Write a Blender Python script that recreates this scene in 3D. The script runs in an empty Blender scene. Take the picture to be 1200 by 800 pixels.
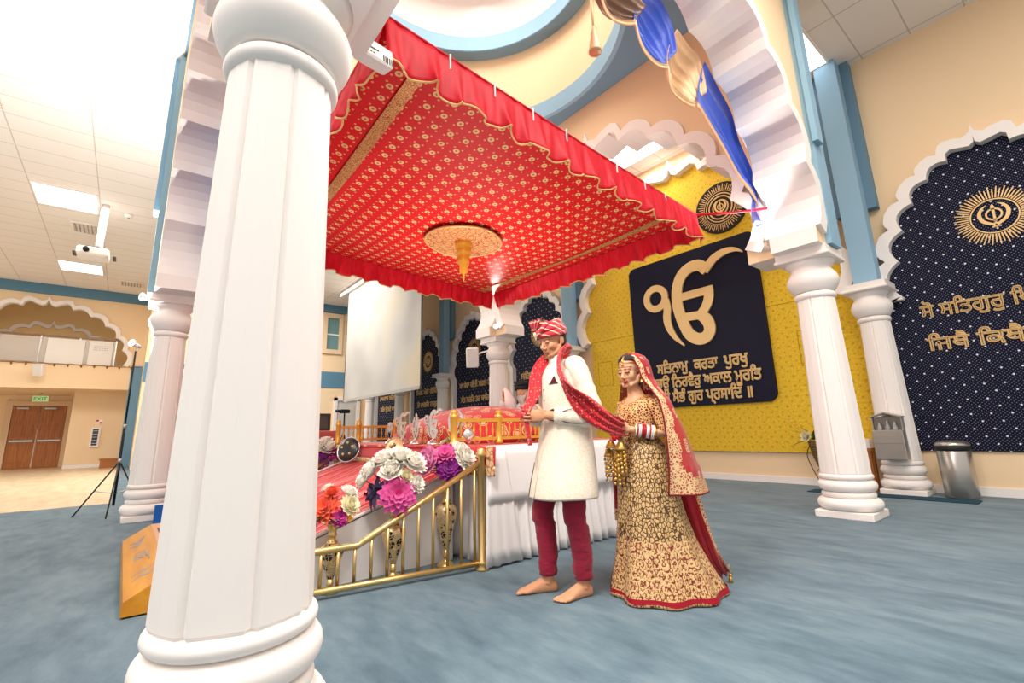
import bpy, bmesh, math, random
from mathutils import Vector, Matrix, noise
random.seed(7)
S = bpy.context.scene
COL = S.collection
PI = math.pi
sin, cos = math.sin, math.cos

# ---------------------------------------------------------------- camera, world, exposure
def look(yaw, pitch, roll):
    f = Vector((-sin(yaw)*cos(pitch), cos(yaw)*cos(pitch), sin(pitch)))
    r = Vector((cos(yaw), sin(yaw), 0)); u = r.cross(f)
    R = cos(roll)*r + sin(roll)*u; U = -sin(roll)*r + cos(roll)*u
    return Matrix(((R.x, U.x, -f.x, 0), (R.y, U.y, -f.y, 0), (R.z, U.z, -f.z, 1.0), (0, 0, 0, 1)))
cd = bpy.data.cameras.new('camera'); cam = bpy.data.objects.new('camera', cd); COL.objects.link(cam)
cam.matrix_world = look(0.8878, 0.2158, -0.0278)
cd.lens = 551.92/1200*36; cd.sensor_width = 36; cd.shift_y = -(400-382.52)/1200; cd.clip_start = 0.05
S.camera = cam
S.view_settings.view_transform = 'Standard'; S.view_settings.look = 'None'
S.view_settings.gamma = 1.0; S.view_settings.use_curve_mapping = False
S.view_settings.exposure = 0.0
W = bpy.data.worlds.new('world'); S.world = W; W.use_nodes = True
W.node_tree.nodes['Background'].inputs[0].default_value = (1.0, 0.95, 0.89, 1)
W.node_tree.nodes['Background'].inputs[1].default_value = 0.92

def area(name, loc, size, power, color=(1, .95, .88), rot=(0, 0, 0), sy=None):
    l = bpy.data.lights.new(name, 'AREA'); l.size = size; l.energy = power; l.color = color
    if sy: l.shape = 'RECTANGLE'; l.size_y = sy
    o = bpy.data.objects.new(name, l); o.location = loc; o.rotation_euler = rot; COL.objects.link(o); return o
def spot(name, loc, aim, power, ang=120, r=.08, color=(1, .96, .9), blend=.8):
    l = bpy.data.lights.new(name, 'SPOT'); l.energy = power; l.spot_size = math.radians(ang); l.spot_blend = blend
    l.shadow_soft_size = r; l.color = color
    o = bpy.data.objects.new(name, l); o.location = loc
    o.rotation_euler = (Vector(aim)-Vector(loc)).to_track_quat('-Z', 'Y').to_euler(); COL.objects.link(o); return o
# the hall's fluorescent panels outside the arcade, the dome's cove light, the photographer's flash heads on the columns, and added fill lamps
area('panel_light_hall', (1.2, 3.0, 6.7), 4.0, 420)
area('panel_light_front', (-1.0, -3.2, 6.7), 4.5, 480)
area('panel_light_west', (-16, -1.7, 6.7), 4.0, 500)
area('panel_light_far', (-17, 4.0, 6.7), 5.0, 560)
area('panel_light_back', (-5.3, 7.9, 6.75), 1.2, 45)
area('dome_light', (-5, 3.27, 9.3), 2.6, 150)
area('canopy_fill_light', (-4.6, 3.1, 1.36), 1.3, 55, (1, .9, .8), (PI, 0, 0))  # added unseen fill, facing up to brighten the canopy's underside
spot('flash_light_west', (-8.32, -.1, 3.35), (-9.5, -1.5, 6.8), 950, 130)
spot('flash_light_stand', (-8.9, -.25, 2.5), (-7.2, 1.2, 5.0), 480, 150)
spot('flash_light_east', (-2.25, 5.86, 3.25), (-3.6, 4.0, 6.8), 260, 140)
spot('bounce_fill_spot', (.15, -.25, 1.5), (-.9, -.5, 6.8), 900, 100)  # added spot by the camera, bounced off the ceiling as front fill
spot('flash_light_north', (-7.35, 5.45, 3.15), (-5.5, 3.8, 6.8), 260, 140)
spot('couple_fill_spot', (-1.75, .78, 2.95), (-2.75, 2.2, .8), 270, 135, .25)  # added unseen spot that lights the couple and bouquets from the front

# ---------------------------------------------------------------- materials
MATS = {}
def M(name, col, rough=.6, metal=0, **k):
    if name in MATS: return MATS[name]
    m = bpy.data.materials.new(name); m.use_nodes = True
    b = m.node_tree.nodes['Principled BSDF']
    b.inputs['Base Color'].default_value = (*col, 1); b.inputs['Roughness'].default_value = rough
    b.inputs['Metallic'].default_value = metal
    if rough >= .5 and not metal: b.inputs['Specular IOR Level'].default_value = .22
    if 'emit' in k:
        b.inputs['Emission Color'].default_value = (*k.get('ecol', (1, 1, 1)), 1); b.inputs['Emission Strength'].default_value = k['emit']
    if 'alpha' in k: b.inputs['Alpha'].default_value = k['alpha']
    if 'trans' in k: b.inputs['Transmission Weight'].default_value = k['trans']
    if 'sheen' in k: b.inputs['Sheen Weight'].default_value = k['sheen']
    if 'coat' in k: b.inputs['Coat Weight'].default_value = k['coat']
    if 'sss' in k:
        b.inputs['Subsurface Weight'].default_value = k['sss']; b.inputs['Subsurface Radius'].default_value = (.012, .005, .003)
    m.diffuse_color = (*col, 1)
    MATS[name] = m; return m
class N:
    """small node-graph writer"""
    def __init__(s, m):
        s.t = m.node_tree; s.b = s.t.nodes['Principled BSDF']; s.tc = s.t.nodes.new('ShaderNodeTexCoord')
    def n(s, typ, **k):
        x = s.t.nodes.new('ShaderNode'+typ)
        for a, v in k.items(): setattr(x, a, v)
        return x
    def put(s, sock, v):
        if hasattr(v, 'is_output') or hasattr(v, 'links'): s.t.links.new(v, sock)
        elif isinstance(v, tuple) and len(v) == 3 and sock.type == 'RGBA': sock.default_value = (*v, 1)
        else: sock.default_value = v
    def co(s, scale=(1, 1, 1), rot=(0, 0, 0), loc=(0, 0, 0), src='Object'):
        mp = s.n('Mapping'); s.t.links.new(s.tc.outputs[src], mp.inputs[0])
        mp.inputs['Scale'].default_value = scale; mp.inputs['Rotation'].default_value = rot; mp.inputs['Location'].default_value = loc
        return mp.outputs[0]
    def math(s, op, a, b=None, clamp=False):
        x = s.n('Math', operation=op, use_clamp=clamp); s.put(x.inputs[0], a)
        if b is not None: s.put(x.inputs[1], b)
        return x.outputs[0]
    def vm(s, op, a, b=None):
        x = s.n('VectorMath', operation=op); s.put(x.inputs[0], a)
        if b is not None: s.put(x.inputs[1], b)
        return x.outputs['Value'] if op in ('LENGTH', 'DISTANCE', 'DOT_PRODUCT') else x.outputs[0]
    def noise(s, co, scale, detail=3, rough=.5):
        x = s.n('TexNoise'); s.put(x.inputs['Vector'], co); x.inputs['Scale'].default_value = scale
        x.inputs['Detail'].default_value = detail; x.inputs['Roughness'].default_value = rough; return x.outputs[0]
    def voro(s, co, scale, feature='F1', rnd=1.0):
        x = s.n('TexVoronoi', feature=feature); s.put(x.inputs['Vector'], co); x.inputs['Scale'].default_value = scale
        x.inputs['Randomness'].default_value = rnd; return x.outputs[0]
    def ramp(s, fac, stops):
        x = s.n('ValToRGB'); s.put(x.inputs[0], fac); e = x.color_ramp.elements
        while len(e) < len(stops): e.new(.5)
        for q, (p, c) in zip(e, stops): q.position = p; q.color = (*c, 1) if len(c) == 3 else c
        return x.outputs[0]
    def mix(s, fac, a, b):
        x = s.n('Mix', data_type='RGBA'); s.put(x.inputs[0], fac); s.put(x.inputs[6], a); s.put(x.inputs[7], b); return x.outputs[2]
    def sep(s, v):
        x = s.n('SeparateXYZ'); s.put(x.inputs[0], v); return x.outputs
    def comb(s, x_, y_, z_):
        x = s.n('CombineXYZ')
        for i, v in enumerate((x_, y_, z_)): s.put(x.inputs[i], v)
        return x.outputs[0]
    def dots(s, co2, r):
        """1 inside a dot of radius r (cell units) in the middle of every unit cell; co2 has z = 0"""
        f = s.vm('SUBTRACT', s.vm('FRACTION', co2), (.5, .5, 0)); return s.math('LESS_THAN', s.vm('LENGTH', f), r)
    def flat(s, a, b, src='Object', scale=1.0, off=(0, 0)):
        o = s.sep(s.co(src=src)); g = lambda ax, k: s.math('ADD', s.math('MULTIPLY', o['XYZ'.index(ax)], scale), off[k])
        return s.comb(g(a, 0), g(b, 1), 0.0)
    def col(s, c): s.put(s.b.inputs['Base Color'], c)
    def bump(s, h, strength=.3, dist=.01):
        x = s.n('Bump'); x.inputs['Strength'].default_value = strength; x.inputs['Distance'].default_value = dist
        s.put(x.inputs['Height'], h); s.t.links.new(x.outputs[0], s.b.inputs['Normal'])
def srgb(h):
    h = h.lstrip('#'); c = [int(h[i:i+2], 16)/255 for i in (0, 2, 4)]
    return tuple(x/12.92 if x <= .04045 else ((x+.055)/1.055)**2.4 for x in c)

WHITE = M('white_paint', srgb('#f3ebe6'), .55)
CREAM = M('cream_wall_paint', srgb('#f3d6b0'), .8)
BLUE = M('blue_trim_paint', srgb('#8fb4cc'), .6)
STEEL_BLUE = M('grey_blue_paint', srgb('#6f8ea3'), .7)
BRASS = M('polished_brass', srgb('#d9b778'), .32, .85)
GOLD = M('gold_relief', srgb('#e3bd78'), .45, .35)
STEEL = M('brushed_steel', srgb('#b9b4ae'), .3, .9)
BLACK = M('black_plastic', (.012, .012, .013), .5)
WOOD = M('oak_wood', srgb('#a8672c'), .45)
GLOW = M('lit_diffuser', (1, 1, 1), .5, emit=3.0)
LAMPGLOW = M('flash_bulb', (1, 1, 1), .5, emit=9.0)

CARPET = M('blue_carpet', srgb('#7d97a5'), .95, sheen=.2)
g = N(CARPET)
n1 = g.noise(g.co((1.2, 3.2, 1), (0, 0, .5)), 1.1, 5, .6); n2 = g.noise(g.co((3, 8, 1), (0, 0, .62)), 1.3, 5, .6); n3 = g.noise(g.co(), 160, 2)
mixv = g.math('ADD', g.math('MULTIPLY', n1, .55), g.math('MULTIPLY', n2, .45))
c1 = g.ramp(mixv, [(.33, srgb('#3f5866')), (.48, srgb('#566f7d')), (.63, srgb('#6b828d'))])
g.col(g.mix(g.math('MULTIPLY', n3, .22), c1, srgb('#33495a'))); g.bump(n3, .35, .006)

TILE = M('ceiling_tile', srgb('#eee6df'), .85)
g = N(TILE); p = g.sep(g.co())
lx = g.math('LESS_THAN', g.math('FRACT', g.math('DIVIDE', p[0], .62)), .03); ly = g.math('LESS_THAN', g.math('FRACT', g.math('DIVIDE', p[1], 1.22)), .016)
g.col(g.mix(g.math('MAXIMUM', lx, ly), srgb('#eee6df'), srgb('#c9beb6')))
BEIGE = M('beige_tile_floor', srgb('#d9c4a4'), .35)
g = N(BEIGE); g.col(g.ramp(g.noise(g.co((1, 4, 1)), 1.3, 4), [(.3, srgb('#cdb592')), (.7, srgb('#e3d1b4'))]))

YELLOW = M('yellow_quilted_fabric', srgb('#e2b81c'), .7, sheen=.3)
g = N(YELLOW)
d1 = g.dots(g.flat('X', 'Z', scale=6.0), .13); d2 = g.dots(g.flat('X', 'Z', scale=6.0, off=(.5, .5)), .10)
nz = g.noise(g.co(), 30, 4)
base = g.ramp(nz, [(.3, srgb('#d6a912')), (.7, srgb('#efc93a'))])
g.col(g.mix(g.math('MULTIPLY', g.math('MAXIMUM', d1, d2), .45), base, srgb('#9a7d18'))); g.bump(nz, .25, .01)

NAVY = M('navy_starred_cloth', srgb('#141a3c'), .8)
g = N(NAVY)
s1 = g.dots(g.flat('X', 'Z', scale=24.0), .13); s1b = g.dots(g.flat('X', 'Z', scale=24.0, off=(.5, .5)), .13)
s2 = g.dots(g.flat('X', 'Z', scale=5.2), .058); s2b = g.dots(g.flat('X', 'Z', scale=5.2, off=(.5, .5)), .058)
cc = g.mix(g.math('MULTIPLY', g.math('MAXIMUM', s1, s1b), .55), srgb('#0a0b22'), srgb('#8d93b4'))
g.col(g.mix(g.math('MAXIMUM', s2, s2b), cc, srgb('#dfe0ea')))
NAVY2 = M('navy_banner_board', srgb('#090a26'), .55)

# ---------------------------------------------------------------- mesh building
LOC = {}
def abs_loc(o):
    v = Vector((0, 0, 0))
    while o is not None: v += o.location; o = o.parent
    return v
class MB:
    def __init__(s): s.v = []; s.f = []; s.m = []; s.s = []
    def add(s, vs, fs, mi=0, sm=False):
        b = len(s.v); s.v += [tuple(p) for p in vs]
        for k, f in enumerate(fs):
            s.f.append([b+i for i in f]); s.m.append(mi[k] if isinstance(mi, list) else mi); s.s.append(sm)
        return s
    def box(s, x0, y0, z0, x1, y1, z1, mi=0, T=None, bev=0):
        if bev:
            pts = []
            for (x, y) in [(x0+bev, y0), (x1-bev, y0), (x1, y0+bev), (x1, y1-bev), (x1-bev, y1), (x0+bev, y1), (x0, y1-bev), (x0, y0+bev)]: pts.append((x, y))
            cx, cy = (x0+x1)/2, (y0+y1)/2
            def ring(z, k): return [((x-cx)*(1-2*k/(x1-x0))+cx, (y-cy)*(1-2*k/(y1-y0))+cy, z) for x, y in pts]
            rs = [ring(z0, bev*.8), ring(z0+bev, 0), ring(z1-bev, 0), ring(z1, bev*.8)]
            if T: rs = [[T @ Vector(p) for p in r] for r in rs]
            return s.loft(rs, mi=mi)
        vs = [(x, y, z) for z in (z0, z1) for x, y in ((x0, y0), (x1, y0), (x1, y1), (x0, y1))]
        if T: vs = [T @ Vector(p) for p in vs]
        return s.add(vs, [(3, 2, 1, 0), (4, 5, 6, 7), (0, 1, 5, 4), (1, 2, 6, 5), (2, 3, 7, 6), (3, 0, 4, 7)], mi)
    def prism(s, pts, fn, d0, d1, mi=0, ms=None, sm=False):
        """pts: outline; fn(a, b, d) -> point"""
        n = len(pts); ms = mi if ms is None else ms
        vs = [fn(a, b, d0) for a, b in pts]+[fn(a, b, d1) for a, b in pts]
        s.add(vs, [list(range(n))[::-1], list(range(n, 2*n))], mi)
        b = len(s.v)-2*n
        for i in range(n):
            j = (i+1) % n; s.f.append([b+i, b+j, b+n+j, b+n+i]); s.m.append(ms); s.s.append(sm)
        return s
    def band(s, A, B, fn, d0, d1, mi=0, closed=False):
        """solid strip between two outlines with as many points each"""
        n = len(A); vs = []
        for (a, b), (c, d) in zip(A, B): vs += [fn(a, b, d0), fn(a, b, d1), fn(c, d, d1), fn(c, d, d0)]
        fs = []
        for i in range(n if closed else n-1):
            p, q = 4*i, 4*((i+1) % n)
            for k in range(4): fs.append((p+k, p+(k+1) % 4, q+(k+1) % 4, q+k))
        if not closed: fs += [(0, 1, 2, 3), (4*n-1, 4*n-2, 4*n-3, 4*n-4)]
        return s.add(vs, fs, mi)
    def loft(s, rings, caps=True, closed=True, mi=0, sm=False):
        n = len(rings[0]); vs = [p for r in rings for p in r]; fs = []
        for i in range(len(rings)-1):
            for j in range(n if closed else n-1):
                k = (j+1) % n; fs.append((i*n+j, i*n+k, (i+1)*n+k, (i+1)*n+j))
        if caps and closed: fs += [tuple(range(n))[::-1], tuple(range((len(rings)-1)*n, len(rings)*n))]
        return s.add(vs, fs, mi, sm)
    def lathe(s, prof, c=(0, 0, 0), n=24, mi=0, sm=True, sq=None, T=None):
        rs = []
        for r, z in prof:
            ring = [Vector((c[0]+r*cos(2*PI*k/n), c[1]+r*sin(2*PI*k/n), c[2]+z)) for k in range(n)]
            rs.append([T @ p for p in ring] if T else ring)
        return s.loft(rs, mi=mi, sm=sm)
    def tube(s, path, r, n=8, mi=0, sm=True, flat=1.0):
        P = [Vector(p) for p in path]; rs = []; up = None
        for i, p in enumerate(P):
            t = (P[min(i+1, len(P)-1)]-P[max(i-1, 0)]).normalized()
            if up is None: up = Vector((0, 0, 1)) if abs(t.z) < .9 else Vector((0, 1, 0))
            a = (up-t*up.dot(t)).normalized(); b = t.cross(a); up = a
            q = r[i] if isinstance(r, (list, tuple)) else r
            rs.append([p+a*q*cos(2*PI*k/n)+b*q*flat*sin(2*PI*k/n) for k in range(n)])
        return s.loft(rs, mi=mi, sm=sm)
    def ball(s, c, r, n=12, m=8, mi=0, sm=True, T=None):
        r = r if isinstance(r, (tuple, list)) else (r, r, r); rs = []
        for i in range(m+1):
            a = -PI/2+PI*i/m; q = max(cos(a), .02)
            ring = [Vector((r[0]*q*cos(2*PI*k/n), r[1]*q*sin(2*PI*k/n), r[2]*sin(a))) for k in range(n)]
            rs.append([(T @ p if T else p)+Vector(c) for p in ring])
        return s.loft(rs, mi=mi, sm=sm)
    def build(s, name, mats, parent=None, local=False, loc=None, kind=None, label=None, thick=0, sub=0, bev=0):
        mats = mats if isinstance(mats, (list, tuple)) else [mats]
        off = Vector((0, 0, 0))
        if parent is not None and not local: off = abs_loc(parent)
        if parent is None:
            if loc is None:
                xs, ys, zs = zip(*s.v); loc = ((min(xs)+max(xs))/2, (min(ys)+max(ys))/2, min(zs))
            off = Vector(loc)
        me = bpy.data.meshes.new(name); me.from_pydata([tuple(Vector(p)-off) for p in s.v], [], s.f)
        for m in mats: me.materials.append(m)
        for i, p in enumerate(me.polygons): p.material_index = s.m[i]; p.use_smooth = s.s[i]
        bm = bmesh.new(); bm.from_mesh(me); bmesh.ops.recalc_face_normals(bm, faces=bm.faces); bm.to_mesh(me); bm.free()
        o = bpy.data.objects.new(name, me); COL.objects.link(o)
        if parent is not None: o.parent = parent
        else: o.location = loc
        if kind: o['kind'] = kind
        if label: o['label'] = label
        if thick:
            md = o.modifiers.new('thickness', 'SOLIDIFY'); md.thickness = thick; md.offset = 0
        if bev:
            md = o.modifiers.new('edges', 'BEVEL'); md.width = bev; md.segments = 2; md.limit_method = 'ANGLE'
        if sub:
            md = o.modifiers.new('smooth', 'SUBSURF'); md.levels = sub; md.render_levels = sub
        return o
def thing(name, label, cat, loc=(0, 0, 0), rz=0, group=None):
    o = bpy.data.objects.new(name, None); COL.objects.link(o); o.location = loc; o.rotation_euler = (0, 0, rz); o.empty_display_size = .1
    return tag(o, label, cat, group)
def tag(o, label, cat, group=None):
    o['label'] = label; o['category'] = cat; o['kind'] = 'thing'
    if group: o['group'] = group
    return o
def copy_tree(o, parent=None):
    c = o.copy(); COL.objects.link(c)
    if parent is not None: c.parent = parent
    for ch in list(o.children): copy_tree(ch, c)
    return c
fX = lambda a, b, d: (d, a, b)      # outline in the Y-Z plane
fY = lambda a, b, d: (a, d, b)      # outline in the X-Z plane
fZ = lambda a, b, d: (a, b, d)

def strokes(mb, lines, fn, d0, d1, mi=0, per=8):
    """tapered raised strokes: lines = [[(a, b, half_width), ...], ...] smoothed"""
    for q_, ln in enumerate(lines):
        P = smooth_path(ln, per); A = []; B = []
        for i, (a, b, w) in enumerate(P):
            p, q = P[max(i-1, 0)], P[min(i+1, len(P)-1)]
            tx, ty = q[0]-p[0], q[1]-p[1]; L = math.hypot(tx, ty) or 1
            A.append((a-ty/L*w, b+tx/L*w)); B.append((a+ty/L*w, b-tx/L*w))
        mb.band(A, B, fn, d0+.0012*q_*(1 if d1 > d0 else -1), d1, mi)
    return mb
def smooth_path(P, per=8):
    P = [tuple(p) for p in P]
    if len(P) < 3: return P
    out = []
    for i in range(len(P)-1):
        p0, p1, p2, p3 = P[max(i-1, 0)], P[i], P[i+1], P[min(i+2, len(P)-1)]
        for k in range(per):
            t = k/per
            out.append(tuple(.5*((2*b)+(-a+c)*t+(2*a-5*b+4*c-d)*t*t+(-a+3*b-3*c+d)*t**3) for a, b, c, d in zip(p0, p1, p2, p3)))
    return out+[P[-1]]
def sp3(P, per=8): return [Vector(p) for p in smooth_path(P, per)]

def foil_arch(w, z0, z1, nl=5, sag=.3, tip=.22, per=6):
    """many-lobed arch outline, right springing to left springing, as (u, z)"""
    ts = [(.97*PI/2)*(k/nl)**.94 for k in range(nl+1)]
    P = [(w*cos(t), z0+(z1-z0)*sin(t)) for t in ts]
    right = []
    for i in range(nl-1):
        a, b = Vector(P[i]), Vector(P[i+1]); d = b-a; nrm = Vector((d.y, -d.x)).normalized()
        for k in range(per):
            t = k/per; right.append(tuple(a+d*t+nrm*(sag*d.length*4*t*(1-t))))
    a = Vector(P[nl-1]); b = Vector((0, z1+tip)); d = b-a
    for k in range(per+1):
        t = k/per; nrm = Vector((d.y, -d.x)).normalized()
        right.append(tuple(a+d*t+nrm*d.length*(.75*sag*sin(2*PI*t))))
    right[-1] = (0, z1+tip)
    return right+[(-u, z) for u, z in right[-2::-1]]
def arch_wall(mb, c, half, zb, zt, arch, fn, d0, d1, mi=0, ms=1):
    pts = [(c-half, zb), (c-half, zt), (c+half, zt), (c+half, zb)]
    a = [(c+u, z) for u, z in arch]
    if a[0][1] > zb+.01: a = [(a[0][0], zb)]+a+[(a[-1][0], zb)]
    n0 = len(mb.f); mb.prism(pts+a, fn, d0, d1, mi, ms)
    # outer sides and top stay wall-coloured
    for k in range(3): mb.m[n0+2+k] = mi
def offset_arch(c, arch, d):
    out = []
    for i, (u, z) in enumerate(arch):
        p, q = arch[max(i-2, 0)], arch[min(i+2, len(arch)-1)]
        tx, tz = q[0]-p[0], q[1]-p[1]; L = math.hypot(tx, tz) or 1
        out.append((c+u+tz/L*d, z-tx/L*d))
    return out

def text_mesh(name, body, size, mat, parent, origin, ax='Y', depth=.02, bold=.02, align='LEFT', width=None):
    """raised lettering standing on a wall: ax 'Y' faces -Y, text runs along +X"""
    c = bpy.data.curves.new(name, 'FONT'); c.body = body; c.size = size; lat = body.isascii(); c.fill_mode = 'BOTH' if lat else 'NONE'; c.extrude = depth/2 if lat else 0; c.align_x = align; c.resolution_u = 2
    t = bpy.data.objects.new(name, c); COL.objects.link(t)
    me = bpy.data.meshes.new_from_object(t.evaluated_get(bpy.context.evaluated_depsgraph_get())); bpy.data.objects.remove(t)
    if not lat:   # raised cord along every letter outline, which closes the thin strokes
        E = [(me.vertices[e.vertices[0]].co.copy(), me.vertices[e.vertices[1]].co.copy()) for e in me.edges]; bpy.data.meshes.remove(me)
        mb = MB(); r = (.030+bold*.35)*size
        for a, b in E:
            if (b-a).length > 1e-5: mb.tube([a, b], r, 6, sm=False); mb.ball(a, (r, r, r), 6, 4, sm=False)
        me = bpy.data.meshes.new(name); me.from_pydata(mb.v, [], mb.f)
    me.name = name; xs = [v.co.x for v in me.vertices]
    k = width/(max(xs)-min(xs)) if width else 1.0; x0 = (min(xs)+max(xs))/2 if align == 'CENTER' else min(xs)
    off = abs_loc(parent) if parent is not None else Vector(origin)
    for v in me.vertices:
        x, y, z = (v.co.x-x0)*k, v.co.y, v.co.z
        v.co = Vector(origin)+(Vector((x, -z, y)) if ax == 'Y' else Vector((z, x, y)) if ax == 'X' else Vector((x, y, z)))-off
    me.materials.clear(); me.materials.append(mat)
    o = bpy.data.objects.new(name, me); COL.objects.link(o)
    if parent is not None: o.parent = parent
    else: o.location = origin
    return o

# ================================================================ the setting
H = 6.8
def struct(mb, name, mats, **k): return mb.build(name, mats, kind='structure', **k)
struct(MB().box(-30, -9, -.2, 6, 9.2, 0), 'floor', CARPET)
struct(MB().box(-28, -9, 0.0, -10.5, -.04, .006), 'floor_tiles', BEIGE)
# hall ceiling round the domed bay, bay ceiling with its round opening, drum and dome
mb = MB(); mb.box(-30, -9, H, -8.35, 9.2, H+.1); mb.box(-1.66, -9, H, 6, 9.2, H+.1)
mb.box(-8.35, -9, H, -1.66, .1, H+.1); mb.box(-8.35, 6.43, H, -1.66, 9.2, H+.1)
struct(mb, 'ceiling', TILE)
DC = (-5.0, 3.27); n = 72
sq = []
for k in range(n):
    a = 2*PI*k/n; q = 3.4/max(abs(cos(a)), abs(sin(a))); sq.append((DC[0]+q*cos(a), DC[1]+min(q*sin(a), 3.2) if sin(a) > 0 else DC[1]+max(q*sin(a), -3.2)))
circ = lambda r: [(DC[0]+r*cos(2*PI*k/n), DC[1]+r*sin(2*PI*k/n)) for k in range(n)]
struct(MB().band(circ(2.36), sq, fZ, H-.02, H+.08, closed=True), 'ceiling_soffit', STEEL_BLUE)
struct(MB().band(circ(2.34), circ(2.42), fZ, H-.03, H+.30, closed=True), 'trim_dome_opening', BLUE)
struct(MB().band(circ(2.36), circ(2.46), fZ, H+.3, 8.5, closed=True), 'wall_drum', CREAM)
struct(MB().band(circ(2.06), circ(2.30), fZ, 8.385, 8.398, closed=True), 'trim_dome_ledge', STEEL_BLUE)
struct(MB().band(circ(2.05), circ(2.12), fZ, 8.4, 8.72, closed=True), 'trim_dome_ring', BLUE)
mb = MB(); rs = [[(DC[0]+2.12*cos(t)*cos(2*PI*k/n), DC[1]+2.12*cos(t)*sin(2*PI*k/n), 8.7+1.4*sin(t)) for k in range(n)] for t in [i*PI/2/10*.995 for i in range(11)]]
struct(mb.loft(rs, caps=False, sm=True), 'ceiling_dome', WHITE, thick=.03)

# arcade walls above the four columns (cream faces, white many-lobed soffits) and their raised rims
ARC = foil_arch(2.50, 3.15, 5.78, 6, .26, .26)
def arcade(nm, c, half, d, fn, rim_faces):
    mb = MB(); arch_wall(mb, c, half, 2.96, H, ARC, fn, d-.25, d+.25, 0, 1)
    struct(mb, 'wall_'+nm, [CREAM, WHITE])
    for i, s in enumerate(rim_faces):
        mb = MB(); o1 = [(c+u, z) for u, z in ARC]
        mb.band(o1, offset_arch(c, ARC, .17), fn, d+s*.25, d+s*.30)
        struct(mb, 'trim_'+nm+('' if i == 0 else '_inner'), WHITE)
arcade('east_arcade', 3.27, 3.16, -1.91, fX, (1, -1))
arcade('west_arcade', 3.27, 3.16, -8.10, fX, (1,))
arcade('north_arcade', -5.0, 2.84, 6.18, fY, (-1,))
arcade('south_arcade', -5.0, 2.84, .354, fY, (1,))
# blue strips on the outer faces above the columns
def strip(nm, x0, x1, y0, y1, z0, z1, mat=BLUE): struct(MB().box(x0, y0, z0, x1, y1, z1), nm, mat)
strip('trim_strip_east', -1.66, -1.60, 6.02, 6.34, 2.98, H); strip('trim_strip_east_upper', -1.60, -1.54, 5.98, 6.16, 4.25, H)
strip('trim_strip_west', -8.26, -7.94, .03, .104, 2.98, H); strip('trim_strip_west_upper', -8.36, -8.1, -.03, .03, 4.25, H)
strip('trim_strip_near_upper', -2.0, -1.7, -.02, .104, 4.25, H)

# back wall: cream, yellow section between pilasters, starry niches
struct(MB().box(-24, 8.77, 0, 5, 8.97, H), 'wall_back', CREAM)
struct(MB().box(-21.3, 8.75, 0, 5, 8.77, .11), 'baseboard_back', WHITE)
YA = foil_arch(2.62, 3.0, 6.2, 7, .26, .26)
pts = [(-5+u, z) for u, z in YA]
mb = MB(); mb.prism([(-5-2.62, .51), (-2.12, .51), (-2.12, 2.98)]+pts, fY, 8.70, 8.769)
yl = struct(mb, 'wall_yellow_panel', YELLOW)
g2 = MB()
for x0, x1, z in ((-7.6, -2.4, 3.02),): g2.box(x0, 8.695, z-.006, x1, 8.701, z+.006)
for x0 in (-7.45, -3.05):
    for a, b, c, d in ((x0, 2.5, x0+.42, 2.512), (x0, 1.95, x0+.42, 1.962), (x0, 1.95, x0+.012, 2.5), (x0+.41, 1.95, x0+.42, 2.5)): g2.box(a, 8.695, b, c, 8.701, d)
struct(g2, 'trim_yellow_seams', M('seam_shadow_cloth', srgb('#b5900f'), .8))
mb = MB(); mb.band([(-5+u, z) for u, z in YA], offset_arch(-5, YA, .18), fY, 8.55, 8.77); struct(mb, 'trim_yellow_arch', WHITE)
NA = foil_arch(1.10, 2.75, 4.62, 6, .30, .16)
NICHES = [(-.46, 1), (-9.5, 2), (-12.75, 3), (-15.85, 4), (-19.3, 5)]
for c, k in NICHES:
    mb = MB(); low = .56 if c > -1 else .3
    o1 = [(c+1.10, low)]+[(c+u, z) for u, z in NA]+[(c-1.10, low)]
    o2 = [(c+1.26, low)]+offset_arch(c, NA, .16)+[(c-1.26, low)]
    if c > -1: o1[-1] = (c-1.10, 2.7); o2[-1] = (c-1.26, 2.7); o1[0] = (c+1.1, 2.7); o2[0] = (c+1.26, 2.7)
    mb.band(o1, o2, fY, 8.60, 8.77); struct(mb, 'trim_niche_arch_%d' % k, WHITE)
# wall pilasters: blue strips rise from each capital
for k, x in enumerate((-1.9, -8.1, -14.25, -20.6)):
    strip('trim_pilaster_%d' % (2*k), x-.15, x+.15, 8.36, 8.60, 2.98, H); strip('trim_pilaster_%d' % (2*k+1), x-.27, x+.27, 8.60, 8.77, 4.2, H, STEEL_BLUE)

# west end: gallery wall with its arch, parapet, recess with the double doors
GA = foil_arch(2.40, 3.9, 6.0, 6, .26, .2)
mb = MB(); arch_wall(mb, -2.73, 2.75, 3.86, H, GA, fX, -24.2, -24.0, 0, 1); mb.box(-24.2, -9, 3.86, -24, -5.48, H); mb.box(-24.2, -9, 3.02, -24, .3, 3.86)
mb.box(-24.2, .02, 3.86, -24, .3, H)
struct(mb, 'wall_gallery', [CREAM, WHITE])
mb = MB(); mb.band([(-2.73+u, z) for u, z in GA], offset_arch(-2.73, GA, .16), fX, -24.0, -23.93); struct(mb, 'trim_gallery_arch', WHITE)
GB = foil_arch(1.95, 3.9, 5.55, 5, .26, .16)
mb = MB(); mb.band([(-2.73+u, z) for u, z in GB], offset_arch(-2.73, GB, .14), fX, -26.3, -26.2); struct(mb, 'trim_gallery_inner_arch', WHITE)
struct(MB().box(-28.2, -9, 2.95, -24.0, .3, 3.02), 'ceiling_recess', CREAM)
struct(MB().box(-28.2, -9, 3.02, -26.3, .3, H), 'wall_gallery_back', M('warm_gallery_wall', srgb('#f0cf98'), .8))
struct(MB().box(-28.2, -9, 0, -28.0, -1.7, 2.95), 'wall_recess', CREAM)
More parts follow.
